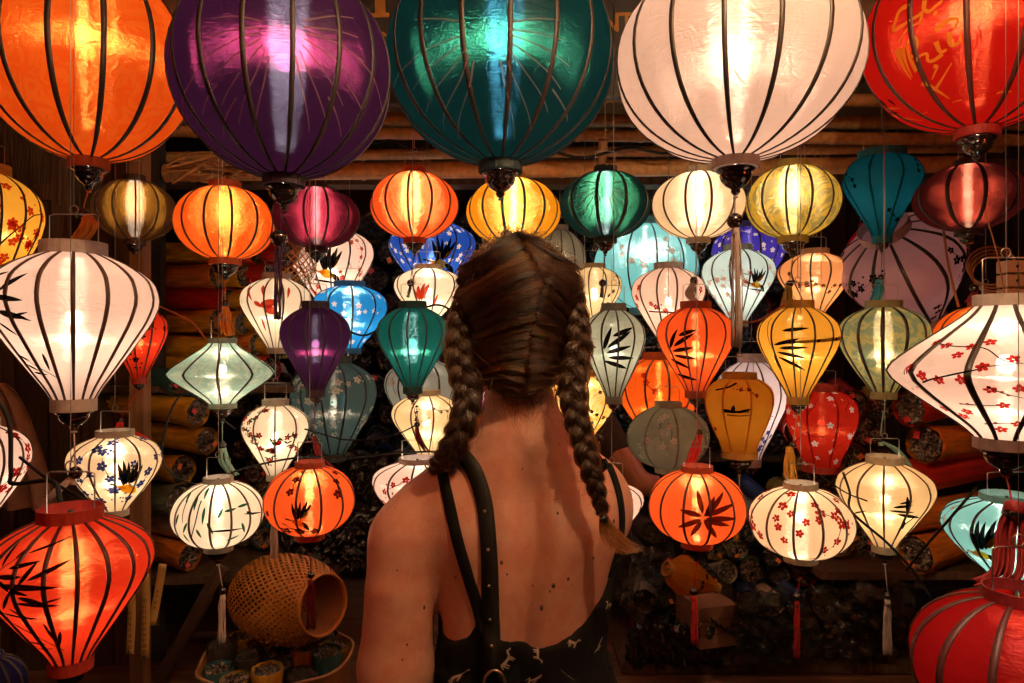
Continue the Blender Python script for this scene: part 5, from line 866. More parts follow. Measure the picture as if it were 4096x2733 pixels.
# flyaways
wisps = paths; paths = main; fly = []
for k in range(1100):
    a = rnd.uniform(0, 2 * PI); d0 = Vector((math.cos(a), -.6 + rnd.random() * .8, math.sin(a) * .9 + .25)).normalized(); p, n, i, dd_ = cap_bvh.find_nearest(Vector((hx, hy - .02, hz)) + d0 * .16)
    if p.z < 1.44: continue
    t = n.cross(Vector((rnd.gauss(0, 1), rnd.gauss(0, 1), rnd.gauss(0, 1)))).normalized(); L = rnd.uniform(.01, .045); lift = rnd.random() ** 2.5 * .022 + .001
    fly.append([p + t * L * u + n * (lift * math.sin(1.5 * u) + .002) for u in np.linspace(0, 1, 8)])
def braid(pts, hw, period, name):
    """three interlaced bundles, each a tube wrapped in hair"""
    sp = np.array(spline(pts, 14)); d = np.r_[0, np.cumsum(np.linalg.norm(np.diff(sp, axis=0), axis=1))]; n = int(d[-1] / .0022)
    ss = np.linspace(0, d[-1], n); P = np.stack([np.interp(ss, d, sp[:, k]) for k in range(3)], 1)
    T = np.gradient(P, axis=0); T /= np.linalg.norm(T, axis=1)[:, None]
    lat = np.cross(T, np.array([0, -1., 0])); lat /= np.linalg.norm(lat, axis=1)[:, None]; dep = np.cross(lat, T)
    w = np.interp(ss / d[-1], np.linspace(0, 1, len(hw)), hw)
    phase = np.cumsum(np.r_[0, np.diff(ss)] / (period * (.45 + .55 * w / max(hw)))) * 2 * PI
    base = MB(); out = []
    for b in range(3):
        ph = phase + 2 * PI * b / 3
        wob = 1 + .16 * np.sin(ss * 61 + b * 2.1) + .1 * np.sin(ss * 143 + b)
        C = P + lat * (np.sin(ph) * w * .52 * wob)[:, None] + dep * (np.sin(2 * ph) * w * .30)[:, None]
        TT = np.gradient(C, axis=0); TT /= np.linalg.norm(TT, axis=1)[:, None]
        A = np.cross(TT, dep); A /= np.linalg.norm(A, axis=1)[:, None]; Bn = np.cross(TT, A)
        rr = w * (.44 + .07 * np.sin(ss * 47 + 2 * b))
        m = 8; vs = []
        for i in range(0, n, 2):
            for k in range(m): a = 2 * PI * k / m; vs.append(C[i] + (A[i] * math.cos(a) * 1.15 + Bn[i] * math.sin(a) * .85) * rr[i] * .9)
        R_ = len(vs) // m; base.add(vs, [(i * m + k, i * m + (k + 1) % m, (i + 1) * m + (k + 1) % m, (i + 1) * m + k) for i in range(R_ - 1) for k in range(m)])
        for s in range(150):
            a0 = rnd.uniform(0, 2 * PI); tw = rnd.uniform(-1.2, 1.2) * 6; k = rnd.uniform(.86, 1.14) if rnd.random() < .86 else rnd.uniform(1.1, 1.55)
            i0 = 0 if rnd.random() < .6 else rnd.randrange(0, max(1, n - 12)); i1 = n if rnd.random() < .6 else min(n, i0 + rnd.randrange(10, 40))
            if i1 - i0 < 6: continue
            pth = []
            for i in range(i0, i1, 2):
                a = a0 + tw * ss[i] * 3; pth.append(C[i] + (A[i] * math.cos(a) * 1.15 + Bn[i] * math.sin(a) * .85) * rr[i] * k + lat[i] * .0007 * math.sin(i * .3 + s))
            out.append(pth)
        for s in range(70):                                        # loose ends sticking out
            i = rnd.randrange(4, n - 4); a = rnd.uniform(0, 2 * PI); o = (A[i] * math.cos(a) + Bn[i] * math.sin(a)); L = rnd.uniform(.006, .030)
            p0 = C[i] + o * rr[i] * .9; out.append([p0 + o * L * u * .6 + TT[i] * L * u * (1 - .3 * u) for u in np.linspace(0, 1, 6)])
    br = thing_part('braid', base.mesh('braid', M_hairbase), woman)
    strands('braid_hair', [o for i, o in enumerate(out) if i % 9], .00028, M_hair, br); strands('braid_streaks', out[::9], .00030, M_hair_tip, br); return P, w
def thing_part(name, me, parent): return link(name, me, parent)
braid([(-0.0404,1.15,1.6497), (-0.0652,1.135,1.6116), (-0.0811,1.125,1.5675), (-0.0875,1.115,1.5171), (-0.0843,1.1,1.4677), (-0.0713,1.085,1.4266), (-0.0734,1.075,1.3895), (-0.0862,1.08,1.3511), (-0.1027,1.095,1.3176), (-0.1201,1.14,1.2883), (-0.1352,1.21,1.2405)], [.010, .015, .018, .021, .023, .024, .024, .022, .020, .016, .014], .092, 'left')
braid([(0.0609,1.15,1.6534), (0.0848,1.135,1.6152), (0.1005,1.125,1.5675), (0.1089,1.115,1.5171), (0.1053,1.1,1.4677), (0.0944,1.08,1.4269), (0.0986,1.065,1.3906), (0.1098,1.055,1.3512), (0.1194,1.045,1.3126), (0.1301,1.045,1.2726), (0.1385,1.048,1.2338)], [.010, .014, .017, .020, .022, .023, .022, .020, .018, .014, .009], .088, 'right')
mb = MB(); mb.lathe([(.004, -.006), (.0065, -.004), (.0065, .004), (.004, .006)], 12, 0, (0.1405,1.048,1.2277)); mb.build('hair_tie', principled('elastic', (.01, .01, .01), rough=.6), woman)
tail = spline([(0.1391,1.048,1.2311), (0.1449,1.046,1.2122), (0.1579,1.044,1.1961), (0.1779,1.044,1.1841), (0.2019,1.044,1.1815)], 6)
for k in range(170):
    a = rnd.uniform(0, 2 * PI); r0 = .0055 * math.sqrt(rnd.random()); cut = rnd.uniform(.55, 1.0); pth = []
    for i, p in enumerate(tail):
        u = i / (len(tail) - 1)
        if u > cut: break
        g = 1 + 1.2 * math.sin(PI * min(u * 1.1, 1)); pth.append((p[0] + r0 * math.cos(a) * g, p[1] + r0 * math.sin(a) * .8, p[2] + r0 * math.sin(a + 1) * g + .002 * math.sin(a * 3) * u))
    tips.append(pth)
strands('flyaway_hair', fly, .00042, M_hair_tip, woman)
strands('hair', paths, .00034, M_hair, woman)
for nm, li, mt in (('dark_hair', tone[0], M_hair_dark), ('brown_hair', tone[1], M_hair), ('light_brown_hair', tone[2], M_hair_mid), ('blond_hair', tone[3], M_hair_tip)): strands(nm, li, .00040, mt, woman)
strands('nape_wisps', wisps, .00016, M_hair, woman)
strands('hair_streaks', tips, .00030, M_hair_tip, woman)

# ------------------------------------------------------------------ the stall
M_plank = [principled('old_plank_%d' % i, c, rough=.75, noise=(7, .45, 8), bump=(26, .5, .01), scale=(6, 6, .5)) for i, c in enumerate([(.060, .031, .020), (.080, .042, .024), (.036, .021, .015), (.10, .052, .028)])]
M_floor = [principled('floor_plank_%d' % i, c, rough=.55, noise=(7, .5, 8), bump=(26, .4, .006), scale=(.5, 6, 6)) for i, c in enumerate([(.17, .075, .045), (.14, .062, .038), (.20, .09, .052)])]
M_dark = principled('dark_board', (.020, .014, .012), rough=.85, noise=(5, .6))  # near-black board tone with mild mottling
M_bamboo = principled('old_bamboo', (.52, .27, .10), rough=.5, noise=(14, .55, 6), bump=(40, .25, .004), scale=(.3, 3, 3))
M_ply = principled('ceiling_plywood', (.42, .22, .09), rough=.7, noise=(4, .55, 6), bump=(18, .3, .004))
def planks(name, n, fn, mats, parent, kind='plank'):
    for i in range(n):
        mb = MB(); c, s = fn(i); mb.box(c, s); o = mb.build(kind, random.choice(mats), parent, False)
def box_obj(name, c, s, m, parent=None, kind=None, rot=None):
    mb = MB(); mb.box((0, 0, 0), s); o = mb.build(name, m, parent, False); o.location = c
    if rot: o.rotation_euler = rot
    if kind: o['kind'] = kind
    return o
gnd = box_obj('ground', (0, 1.5, -.05), (7, 8, .1), principled('worn_concrete', (.10, .085, .075), rough=.85, noise=(6, .6)), None, 'structure')
plat = box_obj('platform', (.3, 2.95, .165), (4.4, 1.95, .33), M_dark, None, 'structure')
planks('platform', 16, lambda i: ((.3 - .3, 2.04 - 2.95 + i * .121, .1775 + random.uniform(-.0015, .0015)), (4.4, .117, .022)), M_floor, plat)
wall_b = box_obj('back_wall', (.2, 3.92, 1.6), (4.6, .06, 3.2), M_dark, None, 'structure')
planks('back_wall', 24, lambda i: ((-2.2 + i * .19, -.04 + random.uniform(-.004, .004), 0), (.182, .02, 3.2)), [M_plank[2], M_plank[0]], wall_b)
wall_l = box_obj('left_wall', (-1.76, 2.42, 1.5), (1.0, .05, 3.0), M_dark, None, 'structure', (0, 0, .10))
planks('left_wall', 9, lambda i: ((-.46 + i * .108, -.035 + random.uniform(-.006, .006), 0), (.100, .022, 3.0)), M_plank, wall_l)
side_l = box_obj('side_wall', (-2.3, 1.3, 1.5), (.05, 2.6, 3.0), M_plank[2], None, 'structure')
wall_r = box_obj('right_wall', (2.15, 2.6, 1.5), (.05, 2.7, 3.0), M_plank[2], None, 'structure')
planks('right_wall', 13, lambda i: ((-.035 + random.uniform(-.005, .005), -1.25 + i * .205, 0), (.02, .196, 3.0)), [M_plank[2], M_plank[0]], wall_r)
# old cupboard door on the left, iron bolt
t = thing('cupboard_door', 'old dark wooden cupboard door behind the yellow blossom lantern', 'door', (-1.5942,2.24,2.049), (0, 0, .10))
for c, s in (((-.11, 0, 0), (.05, .03, .44)), ((.11, 0, 0), (.05, .03, .44)), ((0, 0, .195), (.17, .03, .05)), ((0, 0, -.06), (.17, .03, .05)), ((0, 0, -.195), (.17, .03, .05))):
    mb = MB(); mb.box(c, s); mb.build('frame_rail', M_plank[3], t, False)
for z in (.07, -.125): mb = MB(); mb.box((0, .008, z), (.165, .012, .24 if z > 0 else .1)); mb.build('panel', M_plank[1], t, False)
mb = MB(); mb.tube([(.115, -.02, .06), (.115, -.024, -.10)], .006, 6); mb.ball((.115, -.02, .07), .012, 8, 6); mb.build('iron_bolt', principled('rusty_iron', (.10, .055, .035), rough=.7, noise=(40, .5)), t)
# ceiling: plywood, rafters and bamboo poles carrying the lanterns
ceil = box_obj('ceiling', (.1, 3.05, 2.62), (4.5, 2.2, .03), M_ply, None, 'structure', (.10, 0, 0))
for i, x in enumerate((-1.5, -.75, .02, .62, 1.25)):
    tag(box_obj('rafter', (x, 3.0, 2.535), (.055, 2.1, .085), M_plank[3], None, None, (.10, 0, 0)), ['wooden rafter at the left end of the ceiling', 'wooden rafter over the purple globe', 'wooden rafter behind the big teal globe', 'wooden rafter between the teal globe and the big white one', 'wooden rafter above the olive globe'][i], 'rafter', 'ceiling rafters')
def bamboo(name, a, b, r, label):
    a = Vector(a); b = Vector(b); L = (b - a).length; mb = MB(); n = int(L / .22); prof = []
    rn = random.Random(int(r * 1e5) + int(L * 100))
    for i in range(n + 1):
        z = L * i / n
        for dz, k in ((-.012, 1.0), (-.004, 1.09), (.004, 1.09), (.012, .98)): prof.append((r * k * rn.uniform(.98, 1.02), min(max(z + dz, 0), L)))
    mb.lathe(prof, 14); o = mb.build(name, M_bamboo); o.location = a; o.rotation_euler = (b - a).to_track_quat('Z', 'Y').to_euler(); return tag(o, label, 'pole', 'bamboo poles under the ceiling')
bamboo('bamboo_pole', (-1.2432,2.45,2.1036), (1.6029,2.45,2.1349), .030, 'thick bamboo pole just above the orange red and amber globes')
bamboo('bamboo_pole', (-1.4633,2.62,2.2057), (1.8813,2.62,2.2458), .020, 'thin bamboo pole above the thick one')
bamboo('bamboo_pole', (-1.3962,2.5,2.2723), (1.875,2.5,2.2372), .022, 'middle bamboo pole crossing behind the big white globe')
bamboo('bamboo_pole', (-1.5359,2.75,2.4057), (2.0625,2.75,2.3776), .026, 'dark bamboo pole behind the thin ones')
bamboo('bamboo_pole', (-1.476,2.5,2.4239), (1.875,2.5,2.3744), .024, 'bamboo pole highest under the ceiling')
tag(box_obj('ceiling_beam', (.1, 2.72, 2.165), (4.4, .09, .10), M_plank[3]), 'heavy wooden beam running across behind the hanging globes', 'beam')
bamboo('bamboo_pole', (0.3217,2.4,2.2108), (0.3144,2.5,2.0011), .017, 'short upright bamboo strut above the dark green globe')
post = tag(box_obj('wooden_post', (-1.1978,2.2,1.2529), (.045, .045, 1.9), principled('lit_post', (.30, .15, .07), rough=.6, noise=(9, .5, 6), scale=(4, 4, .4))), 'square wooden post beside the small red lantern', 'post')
# rope knots and dry vines tied to the poles
mb = MB()
for k in range(9):
    a = Vector((-1.0425,2.35,2.0985)); pts = [a + Vector((random.uniform(-.16, .16), random.uniform(-.04, .04), random.uniform(-.06, .05))) for _ in range(4)]; mb.tube(spline(pts, 6), random.uniform(.003, .007), 5)
tag(mb.build('dry_vine', M_bamboo), 'tangle of dry vine tied to the pole above the orange oval lantern', 'vine')
# sign board with the visible letters
t = thing('sign_board', 'dark sign board with yellow lettering behind the big teal globe', 'sign', (-.02, 1.88, 2.44), (.0, -.022, 0))
mb = MB(); mb.box((0, 0, 0), (1.12, .02, .56)); mb.build('board', principled('sign_black', (.014, .011, .010), rough=.6, noise=(8, .6)), t, False)
M_let = principled('sign_yellow', (.52, .24, .045), rough=.6, noise=(30, .7))
def text_obj(name, cu, parent, loc):
    tmp = bpy.data.objects.new('tmp', cu); COL.objects.link(tmp); bpy.context.view_layer.update()
    me = bpy.data.meshes.new_from_object(tmp.evaluated_get(bpy.context.evaluated_depsgraph_get())); bpy.data.objects.remove(tmp); bpy.data.curves.remove(cu)
    return link(name, me, parent, loc, (PI / 2, 0, 0))
def letter(ch, c, size, t, sx=1, bold=.0):
    cu = bpy.data.curves.new('letter', 'FONT'); cu.body = ch; cu.size = size; cu.extrude = .0015; cu.offset = bold; cu.align_x = 'CENTER'; cu.materials.append(M_let)
    return text_obj('letter', cu, t, c)
def serif_letter(c, w, h, t, bar=True):
    mb = MB(); x, y, z = c; s = w * .27
    for sx in (-1, 1):
        mb.box((x + sx * (w / 2 - s / 2), y, z), (s, .003, h)); mb.box((x + sx * (w / 2 - s * .55), y, z - h / 2 + .006), (s * 1.75, .0034, .012)); mb.box((x + sx * (w / 2 - s * .55), y, z + h / 2 - .006), (s * 1.75, .0034, .012))
    if bar: mb.box((x, y, z), (w * .5, .0026, .02))
    return mb.build('letter', M_let, t, False)
B0 = (-.02, 1.88, 2.44)
def on_board(p): return (p[0] - B0[0], -.0125, p[2] - B0[2])
c = on_board((-0.3996,1.88,2.4888)); serif_letter((c[0], c[1], c[2]), .106, .19, t, False)
mb = MB(); M2 = Matrix.Rotation(.42, 3, 'Y'); mb.box(on_board((-0.4596,1.88,2.4948)), (.017, .003, .17), 0, M2); mb.build('letter', M_let, t, False)
c = on_board((0.2916,1.88,2.5248)); serif_letter((c[0], c[1], c[2]), .118, .19, t, False)
letter('O', on_board((-0.3648,1.88,2.3052)), .072, t)
letter('N', on_board((0.2664,1.88,2.3424)), .072, t, 1.0, .001); letter('T', on_board((0.312,1.88,2.3424)), .072, t, 1.0, .001)
# ---- rolls of folded lanterns wrapped in clear film
def wrap_mat(name, hi):
    m, nt = newmat(name); out = N(nt, 'ShaderNodeOutputMaterial'); tc = N(nt, 'ShaderNodeTexCoord')
    oi = N(nt, 'ShaderNodeObjectInfo'); ad = N(nt, 'ShaderNodeVectorMath', _operation='ADD', i0=tc.outputs['Object'], i1=N(nt, 'ShaderNodeVectorMath', _operation='SCALE', Vector=(7, 3, 5), Scale=oi.outputs['Random']).outputs[0])
    n = N(nt, 'ShaderNodeTexNoise', Vector=ad.outputs[0], Scale=62.0, Detail=4.0, Distortion=1.6)
    b = N(nt, 'ShaderNodeBump', Strength=1.0, Distance=.016, Height=n.outputs['Fac'])
    r = N(nt, 'ShaderNodeValToRGB', Fac=n.outputs['Fac']); e = r.color_ramp.elements
    e[0].position = .42; e[0].color = (.010, .008, .008, 1); e[1].position = .70; e[1].color = hi
    d = N(nt, 'ShaderNodeBsdfPrincipled', Roughness=.16, Normal=b.outputs[0]); nt.links.new(r.outputs[0], d.inputs['Base Color']); d.inputs['Specular IOR Level'].default_value = .9
    d.inputs['Coat Weight'].default_value = .8; d.inputs['Coat Roughness'].default_value = .06; nt.links.new(b.outputs[0], d.inputs['Coat Normal'])
    nt.links.new(d.outputs[0], out.inputs[0]); return m
M_wrap = wrap_mat('clear_film', (.38, .26, .19, 1)); M_wrap_dark = wrap_mat('dark_film', (.085, .070, .066, 1))
CL = {k: principled('wrapped_cloth_' + k, c, rough=.45, coat=.45, noise=(16, .45, 5), bump=(30, .5, .008), scale=(4, .6, 4)) for k, c in
      {'yellow': (.92, .48, .03), 'red': (.66, .03, .018), 'green': (.16, .20, .14), 'teal': (.04, .16, .18), 'pink': (.72, .46, .36), 'olive': (.42, .29, .06), 'dark': (.06, .045, .04), 'blue': (.03, .05, .16), 'white': (.58, .48, .40), 'orange': (.85, .26, .03)}.items()}
M_tag = [principled('price_tag_orange', (.75, .20, .05), rough=.6), principled('price_tag_pink', (.70, .05, .06), rough=.6)]
def roll_cloth(seed, R, L):
    rn = random.Random(seed); mb = MB(); n = 30; rows = [(0, 1.0), (.012, 1.03), (.05, .97), (.16, .90), (.34, .86), (.6, .88), (.85, .94), (1, 1.0)]; vs = []
    ph = [rn.uniform(-.04, .04) for _ in range(n)]
    for t, k in rows:
        for i in range(n):
            a = 2 * PI * i / n; r = R * k * (1 + (.055 if i % 2 else -.045) * (1 if t > .02 else .3) + ph[i]); vs.append((r * math.cos(a), t * L, r * math.sin(a)))
    fs = [(j * n + (i + 1) % n, j * n + i, (j + 1) * n + i, (j + 1) * n + (i + 1) % n) for j in range(len(rows) - 1) for i in range(n)]
    fs.append(tuple((len(rows) - 1) * n + i for i in reversed(range(n)))); mb.add(vs, fs)
    m = mb.mesh('roll_cloth', CL['dark']); return m
def roll_wrap(seed, R):
    rn = random.Random(seed); mb = MB(); n = 18; vs = [(0, .014, 0)]
    for j, k in enumerate((.16, .32, .5, .68, .84, .985)):
        for i in range(n):
            a = 2 * PI * (i + .5 * (j % 2)) / n; y = .004 + .016 * (1 - k) + rn.uniform(-.007, .007) * (1 if k < .95 else .2) + (.007 if i % 2 else -.003) * k
            vs.append((R * k * math.cos(a), y, R * k * math.sin(a)))
    fs = [(0, 1 + i, 1 + (i + 1) % n) for i in range(n)]
    for j in range(5):
        for i in range(n): a = 1 + j * n; fs.append((a + i, a + n + i, a + n + (i + 1) % n, a + (i + 1) % n))
    mb.add(vs, fs); return mb.mesh('film_end', M_wrap, False)
RC = [roll_cloth(i, .042, .42) for i in range(4)]; RW = [roll_wrap(i + 40, .0375) for i in range(6)]
mb = MB(); mb.box((0, 0, 0), (.017, .0015, .013)); RT = mb.mesh('price_tag', M_tag[0], False)
WORD = {'yellow': 'yellow', 'red': 'red', 'green': 'grey green', 'teal': 'teal', 'pink': 'pale pink', 'olive': 'olive', 'dark': 'dark', 'blue': 'dark blue', 'white': 'off white', 'orange': 'orange'}
def roll(p, axis, col, s, label, group, tagged=True):
    r = thing('folded_lantern', label, 'folded lantern', p, (0, 0, 0), group)
    r.rotation_euler = Vector(axis).to_track_quat('Y', 'Z').to_euler(); r.rotation_euler.rotate_axis('Y', random.uniform(0, 6)); r.scale = (s, s, s)
    a = link('cloth', random.choice(RC), r); a.material_slots[0].link = 'OBJECT'; a.material_slots[0].material = CL[col]
    b = link('film_end', random.choice(RW), r)
    if col in ('dark', 'blue') or p[1] > 3: b.material_slots[0].link = 'OBJECT'; b.material_slots[0].material = M_wrap_dark
    if tagged:
        an = random.uniform(0, 6.28); tg = link('price_tag', RT, r, (.024 * math.cos(an), -.0075, .024 * math.sin(an)), (0, random.uniform(-.4, .4) + an, 0))
        tg.material_slots[0].link = 'OBJECT'; tg.material_slots[0].material = random.choice(M_tag + M_tag[:1])
def stack(x0, x1, z0, z1, y, dy, axis, cols, s, where, group, jit=.25, tagp=.7, skip=0):
    d = .086 * s; z = z0; row = 0
    while z < z1:
        x = x0 + (d / 2 if row % 2 else 0)
        while x < x1:
            if random.random() > skip:
                c = random.choice(cols)
                roll((x + random.uniform(-.008, .008), y + random.uniform(-dy, dy), z + random.uniform(-.006, .006)), (axis[0] + random.uniform(-jit, jit), axis[1], axis[2] + random.uniform(-jit, jit) * .5), c, s * random.uniform(.9, 1.05),
                     'film wrapped %s folded lantern %s' % (WORD[c], where), group, random.random() < tagp)
            x += d
        z += d * .87; row += 1
stack(-1.06, -.80, 1.40, 1.90, 2.48, .02, (-.9, .42, .03), ['yellow', 'red', 'red', 'yellow', 'red', 'orange'], 1.12, 'in the upper left stack', 'folded lanterns in the upper left stack', .06)
def side_stack(x, z0, z1, y, axis, cols, s, where, group):
    z = z0
    while z < z1:
        c = random.choice(cols); roll((x + random.uniform(-.06, .06), y + random.uniform(-.03, .03), z), (axis[0], axis[1] + random.uniform(-.1, .1), random.uniform(-.04, .10)), c, s * random.uniform(.92, 1.05), 'film wrapped %s folded lantern %s' % (WORD[c], where), group, random.random() < .85)
        z += .083 * s
stack(-1.02, -.70, .76, 1.37, 2.58, .03, (-.30, .95, .03), ['yellow', 'teal', 'green', 'pink', 'olive', 'red', 'green'], 1.12, 'in the rear of the left stack on the ledge', 'folded lanterns in the left stack', .12)
side_stack(-1.08, .76, 1.40, 2.34, (-.90, .42), ['yellow', 'pink', 'yellow', 'olive', 'orange', 'green', 'teal', 'yellow'], 1.2, 'lying sideways at the front of the left stack', 'folded lanterns in the left stack')
stack(1.02, 1.30, .80, 1.36, 2.40, .03, (.35, .93, 0), ['orange', 'yellow', 'red', 'olive', 'red'], 1.28, 'in the rear of the right stack', 'folded lanterns in the right stack', .10)
side_stack(1.30, .80, 1.40, 2.22, (.90, .42), ['orange', 'yellow', 'red', 'yellow', 'orange', 'red'], 1.45, 'lying sideways at the front of the right stack', 'folded lanterns in the right stack')
stack(.46, 1.36, .43, .84, 2.42, .05, (.10, 1, .05), ['dark', 'dark', 'olive', 'white', 'red', 'green', 'blue'], 1.05, 'in the dark heap on the floor boards', 'folded lanterns in the dark heap', .5, .3)
stack(-.98, 1.35, 1.02, 2.08, 3.36, .05, (.05, 1, .02), ['dark', 'blue', 'red', 'olive', 'dark', 'teal', 'dark'], 1.75, 'on the back shelves', 'folded lanterns on the back shelves', .25, .35, .12)
stack(-.70, .42, .52, .98, 3.36, .05, (.05, 1, .02), ['dark', 'dark', 'blue', 'teal', 'red'], 1.75, 'under the back shelves', 'folded lanterns under the back shelves', .25, .3, .12)
# shelves and ledges that carry the stacks
def ledge(c, s, label, rot=None): tag(box_obj('ledge', c, s, M_plank[3], None, None, rot), label, 'shelf')
ledge((-1.12, 2.56, 1.335), (.75, .42, .022), 'wooden ledge under the upper left stack of rolls'); ledge((-1.02, 2.52, .695), (.85, .42, .026), 'wooden ledge under the left stack of rolls', (0, -.04, 0))
ledge((1.42, 2.5, .727), (.8, .5, .026), 'wooden ledge under the right stack of rolls'); ledge((.2, 3.52, .935), (2.6, .5, .026), 'back shelf across the rear of the stall')
ledge((-.15, 3.52, .43), (1.3, .5, .026), 'low back shelf behind the woman'); ledge((.9, 2.62, .375), (1.05, .55, .03), 'low plinth under the dark heap of rolls')
tag(box_obj('ledge_brace', (-1.0556,2.25,0.5723), (.04, .03, .42), M_plank[3], None, None, (0, .5, 0)), 'slanting wooden brace below the left ledge', 'brace')
# crumpled film lying over the heap and behind the woman
def crumple(name, c, sx, sz, amp, seed, mat, label, cat, rot=(0, 0, 0), thick=True):
    rn = random.Random(seed); nx, nz = 60, 46; mb = MB(); vs = []
    from mathutils import noise
    for j in range(nz + 1):
        for i in range(nx + 1):
            u, v = i / nx - .5, j / nz - .5; p = Vector((u * 9 + seed, v * 9, seed)); h = noise.noise(p) * .6 + noise.noise(p * 2.3) * .35 + abs(noise.noise(p * 4.1)) * .3
            vs.append((u * sx * (1 + .12 * noise.noise(p * .7)), amp * h, v * sz * (1 + .15 * noise.noise(p * .6 + Vector((3, 1, 0))))))
    mb.add(vs, [(j * (nx + 1) + i, j * (nx + 1) + i + 1, (j + 1) * (nx + 1) + i + 1, (j + 1) * (nx + 1) + i) for j in range(nz) for i in range(nx)])
    o = mb.build(name, mat, None, True); o.location = c; o.rotation_euler = rot; return tag(o, label, cat)
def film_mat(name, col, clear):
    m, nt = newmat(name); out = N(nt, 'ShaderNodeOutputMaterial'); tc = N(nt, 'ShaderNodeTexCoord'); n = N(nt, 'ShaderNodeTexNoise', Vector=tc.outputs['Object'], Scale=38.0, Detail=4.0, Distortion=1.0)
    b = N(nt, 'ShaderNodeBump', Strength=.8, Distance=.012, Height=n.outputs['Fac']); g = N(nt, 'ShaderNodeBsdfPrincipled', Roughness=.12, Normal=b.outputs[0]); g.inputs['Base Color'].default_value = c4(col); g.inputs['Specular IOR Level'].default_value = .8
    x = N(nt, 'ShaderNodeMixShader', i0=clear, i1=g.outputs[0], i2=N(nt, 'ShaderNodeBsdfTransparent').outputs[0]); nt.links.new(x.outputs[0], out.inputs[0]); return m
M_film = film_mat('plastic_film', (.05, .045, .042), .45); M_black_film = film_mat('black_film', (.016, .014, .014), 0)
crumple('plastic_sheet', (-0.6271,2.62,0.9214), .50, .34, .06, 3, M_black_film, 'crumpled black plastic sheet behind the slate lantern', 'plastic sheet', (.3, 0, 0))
crumple('plastic_sheet', (0.4575,2.35,0.681), .14, .22, .05, 9, M_film, 'clear plastic bag crumpled beside the woman\'s right side', 'plastic bag', (.1, .2, .2))
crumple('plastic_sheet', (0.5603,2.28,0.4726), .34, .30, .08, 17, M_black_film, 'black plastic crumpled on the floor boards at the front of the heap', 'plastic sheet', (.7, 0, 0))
crumple('plastic_sheet', (0.999,2.22,0.5705), .60, .34, .09, 23, M_film, 'clear film crumpled over the dark heap of rolls', 'plastic film', (.45, 0, .1))
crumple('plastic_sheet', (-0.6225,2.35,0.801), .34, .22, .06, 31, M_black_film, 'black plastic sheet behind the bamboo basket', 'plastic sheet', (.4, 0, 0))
# sheer cloth hanging at the far left
M_net = film_mat('sheer_net', (.55, .30, .20), .35)
mb = MB(); vs = []; nx, nz = 28, 16
for j in range(nz + 1):
    for i in range(nx + 1):
        u, v = i / nx, j / nz; vs.append((-.13 + .26 * u * (.35 + .65 * (1 - v) ** .6) + .02 * v, .02 * math.sin(u * 22 + v) * (1 - .5 * v), -.26 + .36 * v))
mb.add(vs, [(j * (nx + 1) + i, j * (nx + 1) + i + 1, (j + 1) * (nx + 1) + i + 1, (j + 1) * (nx + 1) + i) for j in range(nz) for i in range(nx)])
o = mb.build('net_cloth', principled('sheer_cloth', (.34, .17, .11), rough=.9, noise=(20, .6))); o.location = (-1.4251,1.95,1.2809); tag(o, 'sheer brown net cloth hanging on the plank wall at the far left', 'cloth')
# ---- woven bamboo lantern lying on the tub, another hanging behind
M_weave = principled('bamboo_strip', (.66, .25, .04), rough=.5, noise=(20, .7))
M_weave_in = principled('bamboo_strip_inside', (.30, .12, .04), rough=.7)
def woven(name, label, loc, rot, L, R, op, n, cat='basket lantern'):
    t = thing(name, label, cat, loc, rot)
    def pr(u): a = -1.12 + u * (1.12 + math.asin(.0) + .98); return R * math.cos(a * 1.0) ** .75, L * .5 * math.sin(a) / .87
    mb = MB()
    for sg in (-1, 1):
        for k in range(n):
            vs = []; m = 26
            for i in range(m + 1):
                u = i / m; r, z = pr(u); th = 2 * PI * k / n + sg * u * 2.1; o = .0012 * sg * (1 if (i + k) % 2 else -1); w = .0036 * (.35 + .65 * r / R)
                for s in (-1, 1): a = th + s * w / max(r, .02); vs.append(((r + o) * math.cos(a), (r + o) * math.sin(a), z))
            mb.add(vs, [(2 * i, 2 * i + 1, 2 * i + 3, 2 * i + 2) for i in range(m)])
    o = mb.build('weave', M_weave, t, False); o['kind'] = 'stuff'
    r, z = pr(1.0); mb = MB(); mb.lathe([(r + .004 * math.cos(a) + .001, z + .008 * math.sin(a)) for a in np.linspace(0, 2 * PI, 9)], 40, 0, (0, 0, 0), False); mb.build('rim', M_weave, t)
    mb = MB(); mb.lathe([(r, z), (r * .9, z - .03), (r * .62, z - .10)], 32, 0, (0, 0, 0), False); mb.build('throat', M_weave_in, t)
    mb = MB(); mb.tube([((pr(u)[0] + .003) * math.cos(2.9 - 2.0 * u), (pr(u)[0] + .003) * math.sin(2.9 - 2.0 * u), pr(u)[1]) for u in np.linspace(.15, 1, 24)], .0018, 5); mb.build('cable', M_cord, t)
    return t
woven('woven_basket', 'oval woven bamboo basket lantern lying on its side below the orange bird lantern', (-0.624,1.88,0.792), (0, math.radians(84), math.radians(-34)), .32, .119, 0, 46)
woven('woven_basket', 'woven bamboo lantern hanging behind the goldfish lantern', (-0.878,2.62,1.8077), (0, 0, .3), .20, .125, 0, 26)
